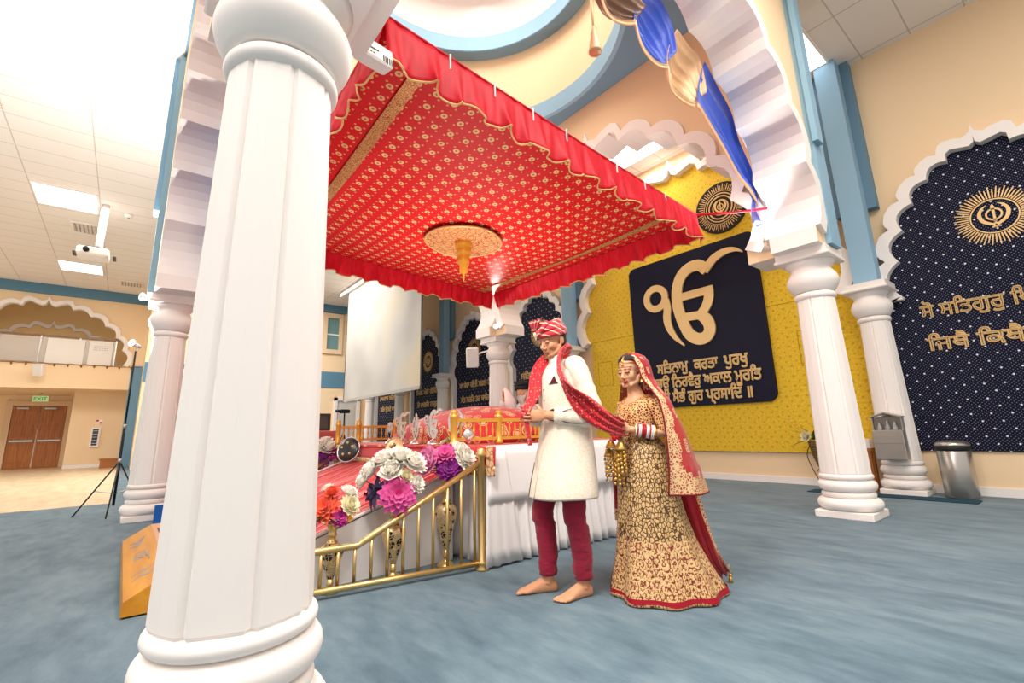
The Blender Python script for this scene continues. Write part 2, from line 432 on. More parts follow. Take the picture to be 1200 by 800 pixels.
struct(MB().box(-28.2, -1.7, 0, -25.5, .3, 2.95), 'wall_recess_side', CREAM)
struct(MB().box(-25.5, -1.7, .006, -25.47, .0, .13), 'baseboard_recess', WHITE)
strip('trim_gallery_pilaster', -24.06, -23.96, -.06, .3, .006, 3.9, M('deep_blue_trim', srgb('#6b93ad'), .6))
BAND = M('band_blue_paint', srgb('#5e87a0'), .7)
strip('trim_gallery_cornice', -24.0, -23.9, -9, .3, 6.42, H, BAND)
struct(MB().box(-24, .3, 0, -21.4, 8.77, H), 'wall_west', CREAM)
strip('trim_west_band', -21.4, -21.36, .3, 8.77, 3.05, 3.75, BAND); strip('trim_west_cornice', -21.4, -21.3, .3, 8.77, 6.45, H, BAND)
struct(MB().box(-21.4, .3, 0, -21.37, 8.77, .12), 'baseboard_west', WHITE)

# ================================================================ columns
COLP = [(.0, .44)]
def shaft_ring(r, z, c):
    out = []
    for k in range(8):
        a = PI/4*k+PI/8; nx, ny = cos(a), sin(a); tx, ty = -ny, nx; ap = r*.945; h = ap*math.tan(PI/8)
        for d, t in ((ap-.016*r/.22, -h*.93), (ap+.004, -h*.80), (ap+.010, 0), (ap+.004, h*.80), (ap-.016*r/.22, h*.93)):
            out.append((c[0]+nx*d+tx*t, c[1]+ny*d+ty*t, z))
    return out
def torus_prof(r, z0, z1, core):
    m = (z1-z0)/2; return [(core, z0)]+[(r-m+m*cos(t), z0+m+m*sin(t)) for t in [-PI/2+PI*i/8 for i in range(9)]]+[(core, z1)]
def column(x, y, label, k=1.0, group=None):
    root = thing('column', label, 'column', (x, y, 0), 0, group)
    q = .265*k
    MB().box(-q, -q, 0, q, q, .075, bev=.008).build('plinth', WHITE, root, True)
    mb = MB(); mb.lathe(torus_prof(.298*k, .075, .20, .2)+torus_prof(.25*k, .20, .262, .2)[1:]+torus_prof(.272*k, .262, .385, .2)[1:]+torus_prof(.252*k, .385, .445, .2)[1:], n=48)
    mb.build('base_rings', WHITE, root, True)
    rs = [shaft_ring(.222*k, .432, (0, 0)), shaft_ring(.236*k, .455, (0, 0))]+[shaft_ring((.236-.045*i/12)*k, .455+1.94*i/12, (0, 0)) for i in range(1, 13)]
    MB().loft(rs).build('shaft', WHITE, root, True)
    mb = MB(); mb.lathe([(.15, 2.38)]+torus_prof(.216*k, 2.385, 2.475, .15)+[(.195*k, 2.475)]+[((.205+.062*sin(PI*t/10))*k, 2.475+.275*t/10) for t in range(11)]+[(.20*k, 2.76), (.205*k, 2.775), (.235*k, 2.80), (.262*k, 2.845), (.15, 2.85)], n=48)
    mb.build('capital', WHITE, root, True)
    MB().box(-.29, -.29, 2.845, .29, .29, 2.885, bev=.01).box(-.27, -.27, 2.88, .27, .27, 2.962).build('abacus', WHITE, root, True)
    return root
column(-1.91, .354, 'large white fluted column nearest the viewer, cropped at its base', 1.0, 'white columns under the dome')
column(-1.91, 6.18, 'white fluted column standing free in front of the yellow wall, right of the bride', 1.0, 'white columns under the dome')
column(-8.10, .354, 'white fluted column beside the black tripod legs and beige floor', 1.0, 'white columns under the dome')
column(-8.10, 6.18, 'white fluted column behind the turbaned reader and red throne cushions', 1.0, 'white columns under the dome')
for x, lb in ((-1.9, 'white engaged wall column carrying the steel dispenser, beside the bin'), (-8.1, 'white engaged wall column at the left edge of the yellow wall, behind the groom'),
              (-14.25, 'white engaged wall column under the blue strip right of the projection screen'), (-17.6, 'white engaged wall column seen under the middle of the projection screen'),
              (-20.6, 'white engaged wall column in the far corner beside the grey door')):
    column(x, 8.43, lb, .95, 'engaged columns along the back wall')

# ================================================================ canopy
RED = M('red_satin', srgb('#cc1226'), .5)
g = N(RED); g.col(g.ramp(g.noise(g.co((6, 6, 1.2)), 4, 3), [(.3, srgb('#bd0c1f')), (.7, srgb('#d81c30'))]))
CANOPY = M('red_dotted_brocade', srgb('#d8202e'), .55)
g = N(CANOPY)
fa = g.flat('X', 'Y', scale=6.4); fb = g.flat('X', 'Y', scale=12.8, off=(.0, .0)); fc = g.flat('X', 'Y', scale=4.1, off=(.5, .5))
big = g.math('MAXIMUM', g.dots(fa, .185), 0.0); hole = g.dots(fa, .07); small = g.dots(fb, .13)
tiny = g.dots(g.flat('X', 'Y', scale=50), .22)
b0 = g.mix(g.math('MULTIPLY', tiny, .28), srgb('#d8141f'), srgb('#e8503a'))
b1 = g.mix(g.math('MULTIPLY', small, .8), b0, srgb('#e8b878'))
b2 = g.mix(big, b1, srgb('#ecc98a')); g.col(g.mix(g.math('MULTIPLY', hole, .8), b2, srgb('#b3332e')))
GOLDCLOTH = M('gold_brocade_trim', srgb('#d9a860'), .5, .25)
g = N(GOLDCLOTH); vv = g.voro(g.co(), 45, 'DISTANCE_TO_EDGE'); g.col(g.ramp(vv, [(.04, srgb('#a5532f')), (.12, srgb('#dcae68'))]))
MEDAL = M('gold_filigree_cloth', srgb('#dcae68'), .5, .25)
g = N(MEDAL); v1 = g.voro(g.co(), 16, 'DISTANCE_TO_EDGE'); v2 = g.voro(g.co(), 44, 'DISTANCE_TO_EDGE')
g.col(g.mix(g.math('LESS_THAN', g.math('MINIMUM', v1, g.math('MULTIPLY', v2, 1.3)), .05), srgb('#e0b673'), srgb('#b23a2e')))

can = thing('canopy', 'square red gold-dotted cloth canopy hung high above the throne', 'canopy', (-4.55, 3.05, 3.2))
FLc, FRc, BRc, BLc = Vector((-2.42, 1.0, 3.60)), Vector((-2.66, 5.08, 3.47)), Vector((-6.55, 4.92, 3.44)), Vector((-6.55, 1.12, 3.66))
def cpt(u, v, sag=.16):
    """u along FL->FR (+Y), v along FL->BL (-X)"""
    p = (FLc*(1-u)+FRc*u)*(1-v)+(BLc*(1-u)+BRc*u)*v
    return p+Vector((0, 0, -.05-sag*(sin(PI*u)*sin(PI*v))**.8-.006*sin(40*u+9*v)))
nu = 36
mb = MB(); mb.loft([[cpt(i/nu, j/nu) for i in range(nu+1)] for j in range(nu+1)], caps=False, closed=False, sm=True)
mb.build('ceiling_cloth', CANOPY, can, thick=.006)
for (u0, u1, v0, v1) in ((.075, .10, .02, .98), (.90, .925, .02, .98)):
    mb = MB(); mb.loft([[cpt(u, v0+(v1-v0)*j/30)-Vector((0, 0, .014)) for u in (u0, u1)] for j in range(31)], caps=False, closed=False)
    mb.build('gold_ribbon', GOLDCLOTH, can, thick=.004)
def frill(a, b, drop, out, seed):
    """gathered hanging valance from a to b: a flat upper heading and a fluttering lower edge with gold piping"""
    rnd = random.Random(seed); d = b-a; L = d.length; t = d.normalized(); nn = Vector(out); nx = int(L*46); rows = 9; pip = []
    rings = []; ph = [rnd.uniform(0, 6) for _ in range(4)]
    for r in range(rows+1):
        k = r/rows; row = []
        for i in range(nx+1):
            x = i/nx; w = x*L
            edge = min(1, min(x, 1-x)*14)
            ripple = (.6*sin(w*38+ph[0])+.4*sin(w*61+ph[1]))*.014*(.3+k) + (sin(w*29+ph[2])*.5+sin(w*19+ph[3])*.5)*.045*k**2
            p = a+d*x+nn*(ripple+.05*k)+t*(.030*sin(w*29+ph[2]+1.3)*k**3)+Vector((0, 0, -drop*k*(1+.06*sin(w*19+ph[1]))))
            p.z += -.025*sin(PI*x)*1.0
            row.append(p)
        rings.append(row)
    mb = MB(); mb.loft(rings, caps=False, closed=False, sm=True)
    f = mb.build('valance', RED, can, thick=.004)
    MB().tube(rings[-1], .007, 5).build('gold_piping', GOLD, f)
    MB().tube([a+d*(i/20)+Vector((0, 0, -.025*sin(PI*i/20)+.004)) for i in range(21)], .011, 6).build('hem_cord', RED, f)
frill(FLc, FRc, .36, (1, 0, 0), 1); frill(BRc, FRc, .30, (0, 1, 0), 2); frill(BLc, FLc, .36, (0, -1, 0), 3); frill(BRc, BLc, .30, (-1, 0, 0), 4)
for x in (.12, .22, .32, .42, .60, .72, .82):
    p = FLc*(1-x)+FRc*x+Vector((.012, 0, -.02)); MB().box(p.x-.005, p.y-.006, p.z-.09, p.x+.005, p.y+.006, p.z+.03).build('hook', WHITE, can)
mc = cpt(.5, .5)
def under(x, y): return cpt((y-1.04)/3.96, (-2.54-x)/4.0).z
mb = MB(); m_ = 40
rs = [[(-4.62+r*cos(2*PI*k/m_), 3.02+r*sin(2*PI*k/m_), under(-4.62+r*cos(2*PI*k/m_), 3.02+r*sin(2*PI*k/m_))-.055) for k in range(m_)] for r in (.001, .15, .3, .44, .47)]
md = mb.loft(rs, caps=False, sm=True).build('medallion', MEDAL, can, thick=.006)
mb = MB(); mb.tube([(-4.62+.47*cos(2*PI*k/m_), 3.02+.47*sin(2*PI*k/m_), under(-4.62+.47*cos(2*PI*k/m_), 3.02+.47*sin(2*PI*k/m_))-.05) for k in range(m_+1)], .014, 6)
mb.build('medallion_rim', GOLD, md)
ORN = M('golden_thread', srgb('#e8a233'), .4, .3)
mb = MB(); mb.lathe([(.02, .0), (.09, -.005), (.105, -.03), (.105, -.10), (.085, -.11), (.09, -.13), (.085, -.2), (.07, -.21), (.075, -.23), (.07, -.31), (.05, -.33), (.05, -.42), (.015, -.44), (.012, -.5), (.002, -.52)], (-4.62, 3.02, mc.z-.02), 20)
mb.build('hanging_ornament', ORN, can, label='golden tiered drop hanging from the canopy centre')
for a, b in ((FRc, (-2.12, 6.0, 3.62)), (FLc, (-2.1, .62, 3.7)), (BRc, (-7.85, 6.0, 3.6)), (BLc, (-7.85, .55, 3.7))):
    a = Vector(a); b = Vector(b); MB().tube([a, (a+b)/2+Vector((0, 0, -.02)), b], .016, 7).build('tie_rope', RED, can)

# ================================================================ wall hangings and lettering
def khanda(mb, cx, cz, R, fn, d0, d1):
    """double-edged sword, ring and two curved blades"""
    a = []
    a.append([(cx, cz+.95*R, .01*R), (cx, cz+.75*R, .10*R), (cx, cz+.1*R, .07*R), (cx, cz-.45*R, .09*R)])
    for s in (-1, 1):
        a.append([(cx+s*.30*R, cz+.98*R, .01*R), (cx+s*.62*R, cz+.74*R, .08*R), (cx+s*.82*R, cz+.25*R, .12*R), (cx+s*.66*R, cz-.3*R, .12*R), (cx+s*.2*R, cz-.66*R, .09*R), (cx-s*.25*R, cz-.92*R, .05*R)])
    strokes(mb, a, fn, d0, d1)
    k = 28; ring = lambda r: [(cx+r*cos(2*PI*i/k), cz+.12*R+r*sin(2*PI*i/k)) for i in range(k)]
    mb.band(ring(.38*R), ring(.5*R), fn, d0, d1, closed=True)
    strokes(mb, [[(cx-.14*R, cz-.62*R, .05*R), (cx+.14*R, cz-.62*R, .05*R)], [(cx, cz-.5*R, .05*R), (cx, cz-.95*R, .06*R)]], fn, d0, d1)
def sunburst(mb, cx, cz, r0, r1, n, fn, d0, d1, w=.5):
    for i in range(n):
        a = 2*PI*i/n; t = w*PI*r0/n
        ca, sa = cos(a), sin(a); rr = r1*(1 if i % 2 else .93)
        mb.prism([(cx+ca*r0-sa*t, cz+sa*r0+ca*t), (cx+ca*r0+sa*t, cz+sa*r0-ca*t), (cx+ca*rr+sa*t*.7, cz+sa*rr-ca*t*.7), (cx+ca*rr-sa*t*.7, cz+sa*rr+ca*t*.7)], fn, d0, d1)
SEQUIN = M('gold_sequins', srgb('#d8b27a'), .45, .3)
def circ2(cx, cz, r, k=40): return [(cx+r*cos(2*PI*i/k), cz+r*sin(2*PI*i/k)) for i in range(k)]

niche_text = {1: ("ਸੋ ਸਿਤਗੁਰੁ ਿਪਆਰਾ ਮੇਰੇ", "ਿਜਥੈ ਿਕਥੈ ਮੈਨੋ ਲਏ"), 2: ("ਸਿਤਗੁਰ ਕੀ ਬਾਣੀ", "ਸਿਤ ਸਿਤ ਕਿਰ"), 3: ("ਸਾ ਸੇਵਾ ਕੀਤੀ ਸਫਲ ਹੈ", "ਸੰਤ ਸਰਿਣ ਤਰ ਸਾਿਚ"),
              4: ("ਿਮਲ ਮੇਰੇ ਗੋਿਬੰਦ", "ਜੋ ਮਾਗਿਹ ਠਾਕੁਰ"), 5: ("ਰਾਮਦਾਸ ਸਰੋਵਿਰ", "ਸਿਭ ਉਤਰੇ ਪਾਪ")}
niche_lab = {1: 'large starry navy wall hanging with gold lettering, right of the white columns', 2: 'starry navy wall hanging directly behind the groom and the reader',
             3: 'starry navy wall hanging behind the white speaker, left of the rear column', 4: 'starry navy wall hanging with a gold medallion at the right edge of the projection screen',
             5: 'dark navy wall hanging seen under the projection screen, furthest from the yellow wall'}
for c, k in NICHES:
    low = .56 if c > -1 else .3
    r = thing('wall_hanging', niche_lab[k], 'wall hanging', (c, 8.76, low), 0, 'starry wall hangings in the niches')
    o = [(c+1.10, low)]+[(c+u, z) for u, z in NA]+[(c-1.10, low)]
    if c > -1: o = [(c+1.22, low), (c+1.22, 2.7)]+[(c+u, z) for u, z in NA]+[(c-1.34, 2.7), (c-1.34, low)]
    MB().prism(o, fY, 8.735, 8.765).build('cloth', NAVY, r)
    mb = MB(); khanda(mb, c, 3.62, .17, fY, 8.722, 8.735); mb.build('emblem', SEQUIN, r)
    mb = MB(); mb.band(circ2(c, 3.62, .225), circ2(c, 3.62, .24), fY, 8.727, 8.735, closed=True); sunburst(mb, c, 3.62, .25, .40, 60, fY, 8.725, 8.735, .62); mb.build('sunburst', SEQUIN, r)
    w = 1.72 if c > -1 else 1.8
    for t, z, ww in ((niche_text[k][0], 2.42, 1.9 if k == 1 else 1.78), (niche_text[k][1], 1.95, 1.86 if k == 1 else 1.6)):
        x0 = -1.42 if k == 1 else c-ww/2
        text_mesh('lettering', t, .26, SEQUIN, r, (x0, 8.722, z-.02), depth=.02, bold=.011, width=ww)
# big banner on the yellow wall
ban = thing('banner', 'large navy board on the yellow wall with a gold Ik Onkar symbol', 'banner', (-4.9, 8.69, 1.36))
def rrect(x0, z0, x1, z1, r, k=6):
    out = []
    for cx, cz, a0 in ((x1-r, z1-r, 0), (x0+r, z1-r, PI/2), (x0+r, z0+r, PI), (x1-r, z0+r, 1.5*PI)):
        out += [(cx+r*cos(a0+PI/2*i/k), cz+r*sin(a0+PI/2*i/k)) for i in range(k+1)]
    return out
MB().prism(rrect(-6.33, 1.36, -3.48, 4.51, .16), fY, 8.655, 8.698).build('board', NAVY2, ban)
IK = M('pale_gold_relief', srgb('#ecc88a'), .5, .1)
mb = MB()
W_ = .115
ikl = [[(-5.43, 3.60, .085), (-5.40, 3.40, .085), (-5.43, 3.2, .085), (-5.40, 3.0, .075), (-5.29, 2.78, .05), (-5.10, 2.57, .012)],
       [(-4.46, 3.98, .10), (-4.60, 4.13, .115), (-4.82, 4.13, W_), (-5.02, 4.0, W_), (-5.13, 3.77, W_), (-5.16, 3.5, W_), (-5.13, 3.25, W_), (-5.06, 3.0, W_), (-4.96, 2.78, W_), (-4.80, 2.66, W_), (-4.64, 2.66, W_), (-4.54, 2.76, W_), (-4.53, 2.90, W_), (-4.59, 3.03, W_), (-4.70, 3.12, .09)],
       [(-5.06, 3.14, .085), (-4.86, 3.13, .085), (-4.66, 3.12, .085)], [(-5.12, 3.57, .08), (-4.8, 3.575, .08), (-4.37, 3.58, .08)],
       [(-4.46, 3.60, .095), (-4.47, 3.46, .095), (-4.52, 3.32, .095), (-4.60, 3.21, .09), (-4.70, 3.12, .085)],
       [(-4.50, 3.96, .07), (-4.42, 4.06, .085), (-4.26, 4.19, .08), (-4.05, 4.25, .065), (-3.86, 4.23, .04), (-3.72, 4.14, .01)]]
strokes(mb, ikl, fY, 8.615, 8.656)
mb.band(circ2(-5.66, 3.68, .155), circ2(-5.66, 3.68, .30), fY, 8.616, 8.656, closed=True)
mb.build('symbol', IK, ban, label='gold Ik Onkar symbol in raised relief')
text_mesh('lettering', "ਸਿਤਨਾਮੁ  ਕਰਤਾ  ਪੁਰਖੁ", .30, IK, ban, (-5.80, 8.64, 2.06), depth=.03, bold=.016, width=1.92)
text_mesh('lettering', "ਿਨਰਭਉ ਿਨਰਵੈਰੁ ਅਕਾਲ ਮੂਰਿਤ", .30, IK, ban, (-6.20, 8.64, 1.76), depth=.03, bold=.016, width=2.52)
text_mesh('lettering', "ਅਜੂਨੀ ਸੈਭੰ ਗੁਰ ਪ੍ਰਸਾਿਦ ॥", .30, IK, ban, (-6.10, 8.64, 1.46), depth=.03, bold=.016, width=2.22)
ros = thing('wall_medallion', 'round black and gold sunburst medallion above the navy board', 'wall medallion', (-4.03, 8.69, 4.66))
cx, cz = -4.03, 5.17
MB().prism(circ2(cx, cz, .52, 48), fY, 8.66, 8.698).build('disc', M('black_cloth', (.02, .015, .012), .8), ros)
mb = MB(); sunburst(mb, cx, cz, .36, .48, 60, fY, 8.652, 8.662, .42)
for a, b in ((.335, .345), (.28, .30), (.22, .245), (.14, .165)): mb.band(circ2(cx, cz, a), circ2(cx, cz, b), fY, 8.65, 8.662, closed=True)
mb.build('sunburst', SEQUIN, ros)
mb = MB(); khanda(mb, cx, cz, .13, fY, 8.645, 8.662); mb.build('emblem', GOLD, ros)

# ================================================================ projection screen, ceiling fixtures
scr = thing('projection_screen', 'big white pull-down projection screen hanging left of the canopy', 'projection screen', (-15.3, 6.5, 2.2))
SCR = M('screen_fabric_lit', srgb('#e9e6e2'), .8, emit=.03, ecol=srgb('#f3ece4'))
g = N(SCR)
p = g.sep(g.co()); nz = g.noise(g.co((.55, 1, .4)), 1.0, 1)
g.col(g.ramp(nz, [(.35, srgb('#a5a29e')), (.5, srgb('#b4b1ad')), (.68, srgb('#c2b79f'))]))
MB().box(-18.40, 6.49, 2.32, -12.25, 6.50, 6.62).build('fabric', SCR, scr)
for x in (-18.47, -12.25): MB().box(x, 6.485, 2.2, x+.07, 6.51, 6.62).build('dark_border', M('dark_grey_border', srgb('#4a4846'), .7), scr)
MB().box(-18.4, 6.47, 2.22, -12.25, 6.52, 2.32).build('bottom_bar', M('grey_bar', srgb('#a8a4a0'), .6), scr)
MB().box(-19.2, 6.38, 6.60, -11.6, 6.62, 6.79, bev=.03).build('housing', WHITE, scr)

def panel(x0, y0, x1, y1, label, split='x', z=H):
    r = thing('ceiling_light', label, 'ceiling light', ((x0+x1)/2, (y0+y1)/2, z-.03), 0, 'fluorescent panels in the tiled ceiling')
    mb = MB(); t = .03
    mb.band([(x0-t, y0-t), (x1+t, y0-t), (x1+t, y1+t), (x0-t, y1+t)], [(x0, y0), (x1, y0), (x1, y1), (x0, y1)], fZ, z-.03, z, closed=True)
    if split == 'x': m_ = (x0+x1)/2; mb.box(m_-.015, y0, z-.03, m_+.015, y1, z); q = [(x0, y0, m_-.015, y1), (m_+.015, y0, x1, y1)]
    elif split == 'y': m_ = (y0+y1)/2; mb.box(x0, m_-.015, z-.03, x1, m_+.015, z); q = [(x0, y0, x1, m_-.015), (x0, m_+.015, x1, y1)]
    else: q = [(x0, y0, x1, y1)]
    mb.build('frame', WHITE, r)
    for a in q: MB().box(a[0], a[1], z-.02, a[2], a[3], z-.005).build('diffuser', GLOW, r)
panel(-15.5, -2.28, -14.3, -1.17, 'twin fluorescent ceiling panel above the hanging projector, nearer of the two on the left')
panel(-21.5, -2.3, -20.4, -1.22, 'twin fluorescent ceiling panel further back, close to the blue cornice')
panel(-2.5, 7.22, -1.84, 8.34, 'fluorescent ceiling panel beside the blue wall strips, top right', None)
panel(-5.98, 7.5, -4.78, 8.24, 'twin fluorescent ceiling panel glimpsed through the arch above the yellow wall', 'y')
def vent(x0, y0, x1, y1, label):
    r = thing('ceiling_vent', label, 'ceiling vent', ((x0+x1)/2, (y0+y1)/2, H-.03), 0, 'ceiling vents on the left')
    MB().band([(x0-.05, y0-.05), (x1+.05, y0-.05), (x1+.05, y1+.05), (x0-.05, y1+.05)], [(x0, y0), (x1, y0), (x1, y1), (x0, y1)], fZ, H-.03, H, closed=True).build('frame', WHITE, r)
    for i in range(7):
        y = y0+(y1-y0)*(i+.5)/7; MB().box(x0, y-.012, H-.028, x1, y+.012, H-.004).build('slat', M('vent_grey', srgb('#a99f96'), .6), r)
vent(-17.2, -1.72, -16.5, -1.12, 'grey ceiling vent just behind the hanging projector pole')
vent(-22.6, -.72, -22.0, -.1, 'brown-grey ceiling vent near the blue cornice, right of the far panel')
det = thing('smoke_detector', 'small round white ceiling detector right of the projector pole', 'smoke detector', (-15.2, -.55, H-.08))
MB().lathe([(.001, -.075), (.07, -.07), (.10, -.03), (.11, 0)], (-15.2, -.55, H), 20).build('housing', WHITE, det)
MB().lathe([(.03, -.01), (.03, 0)], (-15.2, -.55, H-.075), 12).build('sensor', M('vent_grey', (.5, .5, .5)), det)
prj = thing('projector', 'white projector hanging on a long pole from the tiled ceiling', 'projector', (-14.85, -1.08, 5.38))
MB().tube([(-14.85, -1.0, 5.62), (-14.85, -1.0, H-.004)], .075, 12).build('pole', WHITE, prj)
MB().box(-15.15, -1.38, 5.38, -14.55, -.78, 5.58, bev=.04).build('body', WHITE, prj)
MB().box(-15.0, -1.2, 5.57, -14.7, -.96, 5.64).build('bracket', M('bracket_grey', srgb('#4d4946'), .5), prj)
MB().tube([(-14.56, -1.2, 5.48), (-14.45, -1.2, 5.48)], .06, 16).build('lens', BLACK, prj)
for y in (-1.45, -.71): MB().box(-15.0, min(y, y+.07), 5.42, -14.7, max(y, y+.07), 5.46).build('side_tab', M('bracket_grey', (.3, .3, .3)), prj)
# flash heads clamped to the column blocks
def flash(x, y, z, dx, dy, label, wall):
    r = thing('flash_head', label, 'flash head', (x, y, z), 0, 'flash heads clamped to the columns')
    d = Vector((dx, dy, .3)).normalized(); p = Vector((x, y, z)); T = Matrix.Translation(p) @ d.to_track_quat('Z', 'Y').to_matrix().to_4x4()
    MB().lathe([(.025, -.09), (.03, -.02), (.055, .05), (.06, .055)], n=16, T=T).build('housing', WHITE, r)
    MB().lathe([(.054, .045), (.05, .06), (.02, .07), (.002, .072)], n=16, T=T).build('bulb', LAMPGLOW, r)
    MB().tube([p-d*.05, (p-d*.05+Vector(wall))/2+Vector((0, 0, -.02)), wall], .012, 6).build('clamp_arm', STEEL, r)
flash(-7.74, 5.88, 3.12, .6, -.75, 'glowing flash head on the rear column above the white speaker', (-7.86, 6.0, 3.12))
flash(-2.26, 5.90, 3.10, -.75, -.6, 'glowing flash head on the right column below the blue swag', (-2.15, 5.98, 3.08))
flash(-8.42, .02, 3.02, -.5, -.8, 'glowing flash head at the capital of the far left column', (-8.34, .12, 3.0))
flash(-8.92, -.02, 2.40, .6, -.8, 'glowing flash head on top of the black light stand', (-8.92, 0, 2.28))
# emergency lamp box by the canopy's near corner
eb = thing('emergency_light', 'small white vented lamp box fixed at the canopy corner beside the nearest column', 'emergency light', (-2.2, .84, 3.06))
T = Matrix.Translation((-2.24, .86, 3.10)) @ Matrix.Rotation(.25, 4, 'Z') @ Matrix.Rotation(.12, 4, 'X')
MB().box(-.05, -.11, -.055, .05, .11, .055, T=T, bev=.012).build('housing', WHITE, eb)
mb = MB()
for i in range(5): mb.box(.048, .03+.014*i, -.045, .053, .036+.014*i, -.01, T=T)
for i in range(3): mb.box(.048, -.08+.02*i, -.03, .053, -.066+.02*i, -.026, T=T)
mb.box(.048, -.09, -.006, .053, .0, .0, T=T)
mb.build('vent_slots', BLACK, eb)
MB().tube([(-2.22, .78, 3.12), (-2.16, .68, 3.18), (-2.14, .61, 3.18)], .012, 6).build('bracket', WHITE, eb)
# wall speakers
def speaker(loc, rz, tilt, label, k=1.0, arm=None):
    r = thing('wall_speaker', label, 'speaker', loc, 0, 'white wall speakers')
    T = Matrix.Translation(loc) @ Matrix.Rotation(rz, 4, 'Z') @ Matrix.Rotation(tilt, 4, 'X')
    MB().box(-.13*k, -.12*k, -.21*k, .13*k, .12*k, .21*k, T=T, bev=.02).build('cabinet', WHITE, r)
    MB().box(-.11*k, -.127*k, -.19*k, .11*k, -.118*k, .19*k, T=T).build('grille', M('grille_cloth', srgb('#ddd8d2'), .9), r)
    mb = MB(); mb.tube([Vector(loc), (Vector(loc)+Vector(arm))/2+Vector((0, 0, .03)), arm], .02, 8); mb.build('arm', WHITE, r)
speaker((-8.42, 5.72, 2.56), .9, .22, 'white box speaker bracketed to the rear column in front of the starry cloth', 1.0, (-8.12, 6.0, 2.70))
speaker((-23.55, -2.62, 3.55), 1.3, .30, 'white box speaker hanging below the gallery railing', 1.0, (-23.95, -2.7, 3.8))

# ================================================================ swags on the arches
SILK = M('royal_blue_satin', srgb('#2f55c8'), .35, sheen=.3); GSILK = M('peach_gold_satin', srgb('#e6b98c'), .35, .1); DSILK = M('bronze_satin', srgb('#8a6a58'), .35, .2)
def swag_piece(top, bot, mat, name, parent, folds=6, bulge=.10, fr=True, axis=Vector((-1, 0, 0))):
    """draped cloth between an upper and a lower edge, sagging folds across"""
    T_, B_ = sp3(top, 6), sp3(bot, 6); nn = min(len(T_), len(B_)); rows = 72; rings = []
    for r in range(rows+1):
        k = r/rows; row = []
        for i in range(nn):
            x = i/(nn-1); s = sin(PI*x)
            p = T_[i].lerp(B_[i], k)+axis*(bulge*sin(PI*min(1, k*1.02))*(.35+.65*s)+.06*(abs(sin(PI*folds*k+.8*s))**.6-.5)*s**.5)+Vector((0, 0, -.05*s*sin(PI*k)))
            row.append(p)
        rings.append(row)
    mb = MB(); mb.loft(rings, caps=False, closed=False, sm=True)
    o = mb.build(name, mat, parent, thick=.006)
    if fr:
        mb = MB()
        mb.tube(rings[-1], .012, 6)
        for i in range(nn*2):
            x = i/(nn*2)*(nn-1); a = rings[-1][int(x)].lerp(rings[-1][min(int(x)+1, nn-1)], x-int(x)); mb.ball(a+Vector((0, 0, -.03)), (.011, .011, .022), 6, 4)
        mb.build('fringe', GSILK, o)
    return o
sw = thing('swag', 'blue and gold satin swag draped along the arch on the right', 'swag', (-2.25, 3.9, 3.2))
X = -2.25
def onx(pts): return [(X-dx, y, z) for y, z, dx in pts]
swag_piece(onx([(2.87, 5.18, 0), (3.25, 5.30, 0), (3.60, 5.36, 0), (3.76, 5.30, 0)]), onx([(2.99, 4.98, 0), (3.10, 4.85, 0), (3.30, 4.86, 0), (3.55, 4.99, 0), (3.76, 5.27, 0)]), DSILK, 'bronze_drape', sw, 6, .12)
swag_piece(onx([(3.79, 5.49, 0), (4.09, 5.62, 0), (4.28, 5.43, 0), (4.29, 5.04, 0)]), onx([(3.52, 4.98, 0), (3.63, 4.78, 0), (3.84, 4.69, 0), (4.06, 4.74, 0), (4.28, 5.01, 0)]), SILK, 'blue_drape', sw, 7, .14)
swag_piece(onx([(4.35, 5.37, 0), (4.60, 5.31, 0), (4.85, 5.26, 0), (4.87, 4.80, 0)]), onx([(4.06, 4.74, 0), (4.10, 4.53, 0), (4.30, 4.47, 0), (4.55, 4.50, 0), (4.84, 4.76, 0)]), GSILK, 'gold_drape', sw, 6, .14)
swag_piece(onx([(4.91, 5.24, 0), (5.18, 5.05, 0), (5.49, 4.83, 0), (5.61, 4.46, 0), (5.83, 4.12, 0), (5.85, 3.70, 0)]), onx([(4.61, 4.53, 0), (4.92, 4.34, 0), (5.19, 4.17, 0), (5.43, 3.96, 0), (5.70, 3.82, 0), (5.81, 3.67, 0)]), SILK, 'blue_tail', sw, 3, .08)
swag_piece(onx([(5.76, 3.80, 0), (5.89, 3.83, 0), (6.01, 3.85, 0)]), onx([(5.60, 3.34, 0), (5.71, 3.32, 0), (5.87, 3.39, 0)]), SILK, 'blue_end', sw, 1, .03)
def tassel(parent, p, L=.55, name='tassel'):
    x, y, z = p; mb = MB(); mb.tube([(x, y, z), (x, y, z-L*.45)], .012, 6)
    mb.lathe([(.012, 0), (.03, -.02), (.028, -.06), (.035, -.08), (.03, -.10), (.062, -.26), (.06, -.28), (.01, -.285)], (x, y, z-L*.45), 12); mb.build(name, GSILK, parent)
tassel(sw, (-2.3, 2.93, 4.95), .80)
sw2 = thing('swag', 'narrow blue and gold satin swag beside the nearest column, on the left arch', 'swag', (-6.2, .72, 3.2))
Yw = .66
swag_piece([(-5.3, Yw, 5.6), (-5.9, Yw, 5.5), (-6.5, Yw, 5.15)], [(-5.4, Yw+.05, 5.2), (-5.9, Yw+.05, 4.75), (-6.45, Yw+.05, 4.7)], GSILK, 'gold_drape', sw2, 6, .1, True, Vector((0, 1, 0)))
swag_piece([(-6.3, Yw, 5.25), (-6.9, Yw, 4.9), (-7.3, Yw, 4.35), (-7.45, Yw, 3.6)], [(-6.25, Yw+.03, 4.6), (-6.7, Yw+.03, 4.2), (-7.1, Yw+.03, 3.7), (-7.4, Yw+.02, 3.3)], SILK, 'blue_tail', sw2, 3, .06, True, Vector((0, 1, 0)))
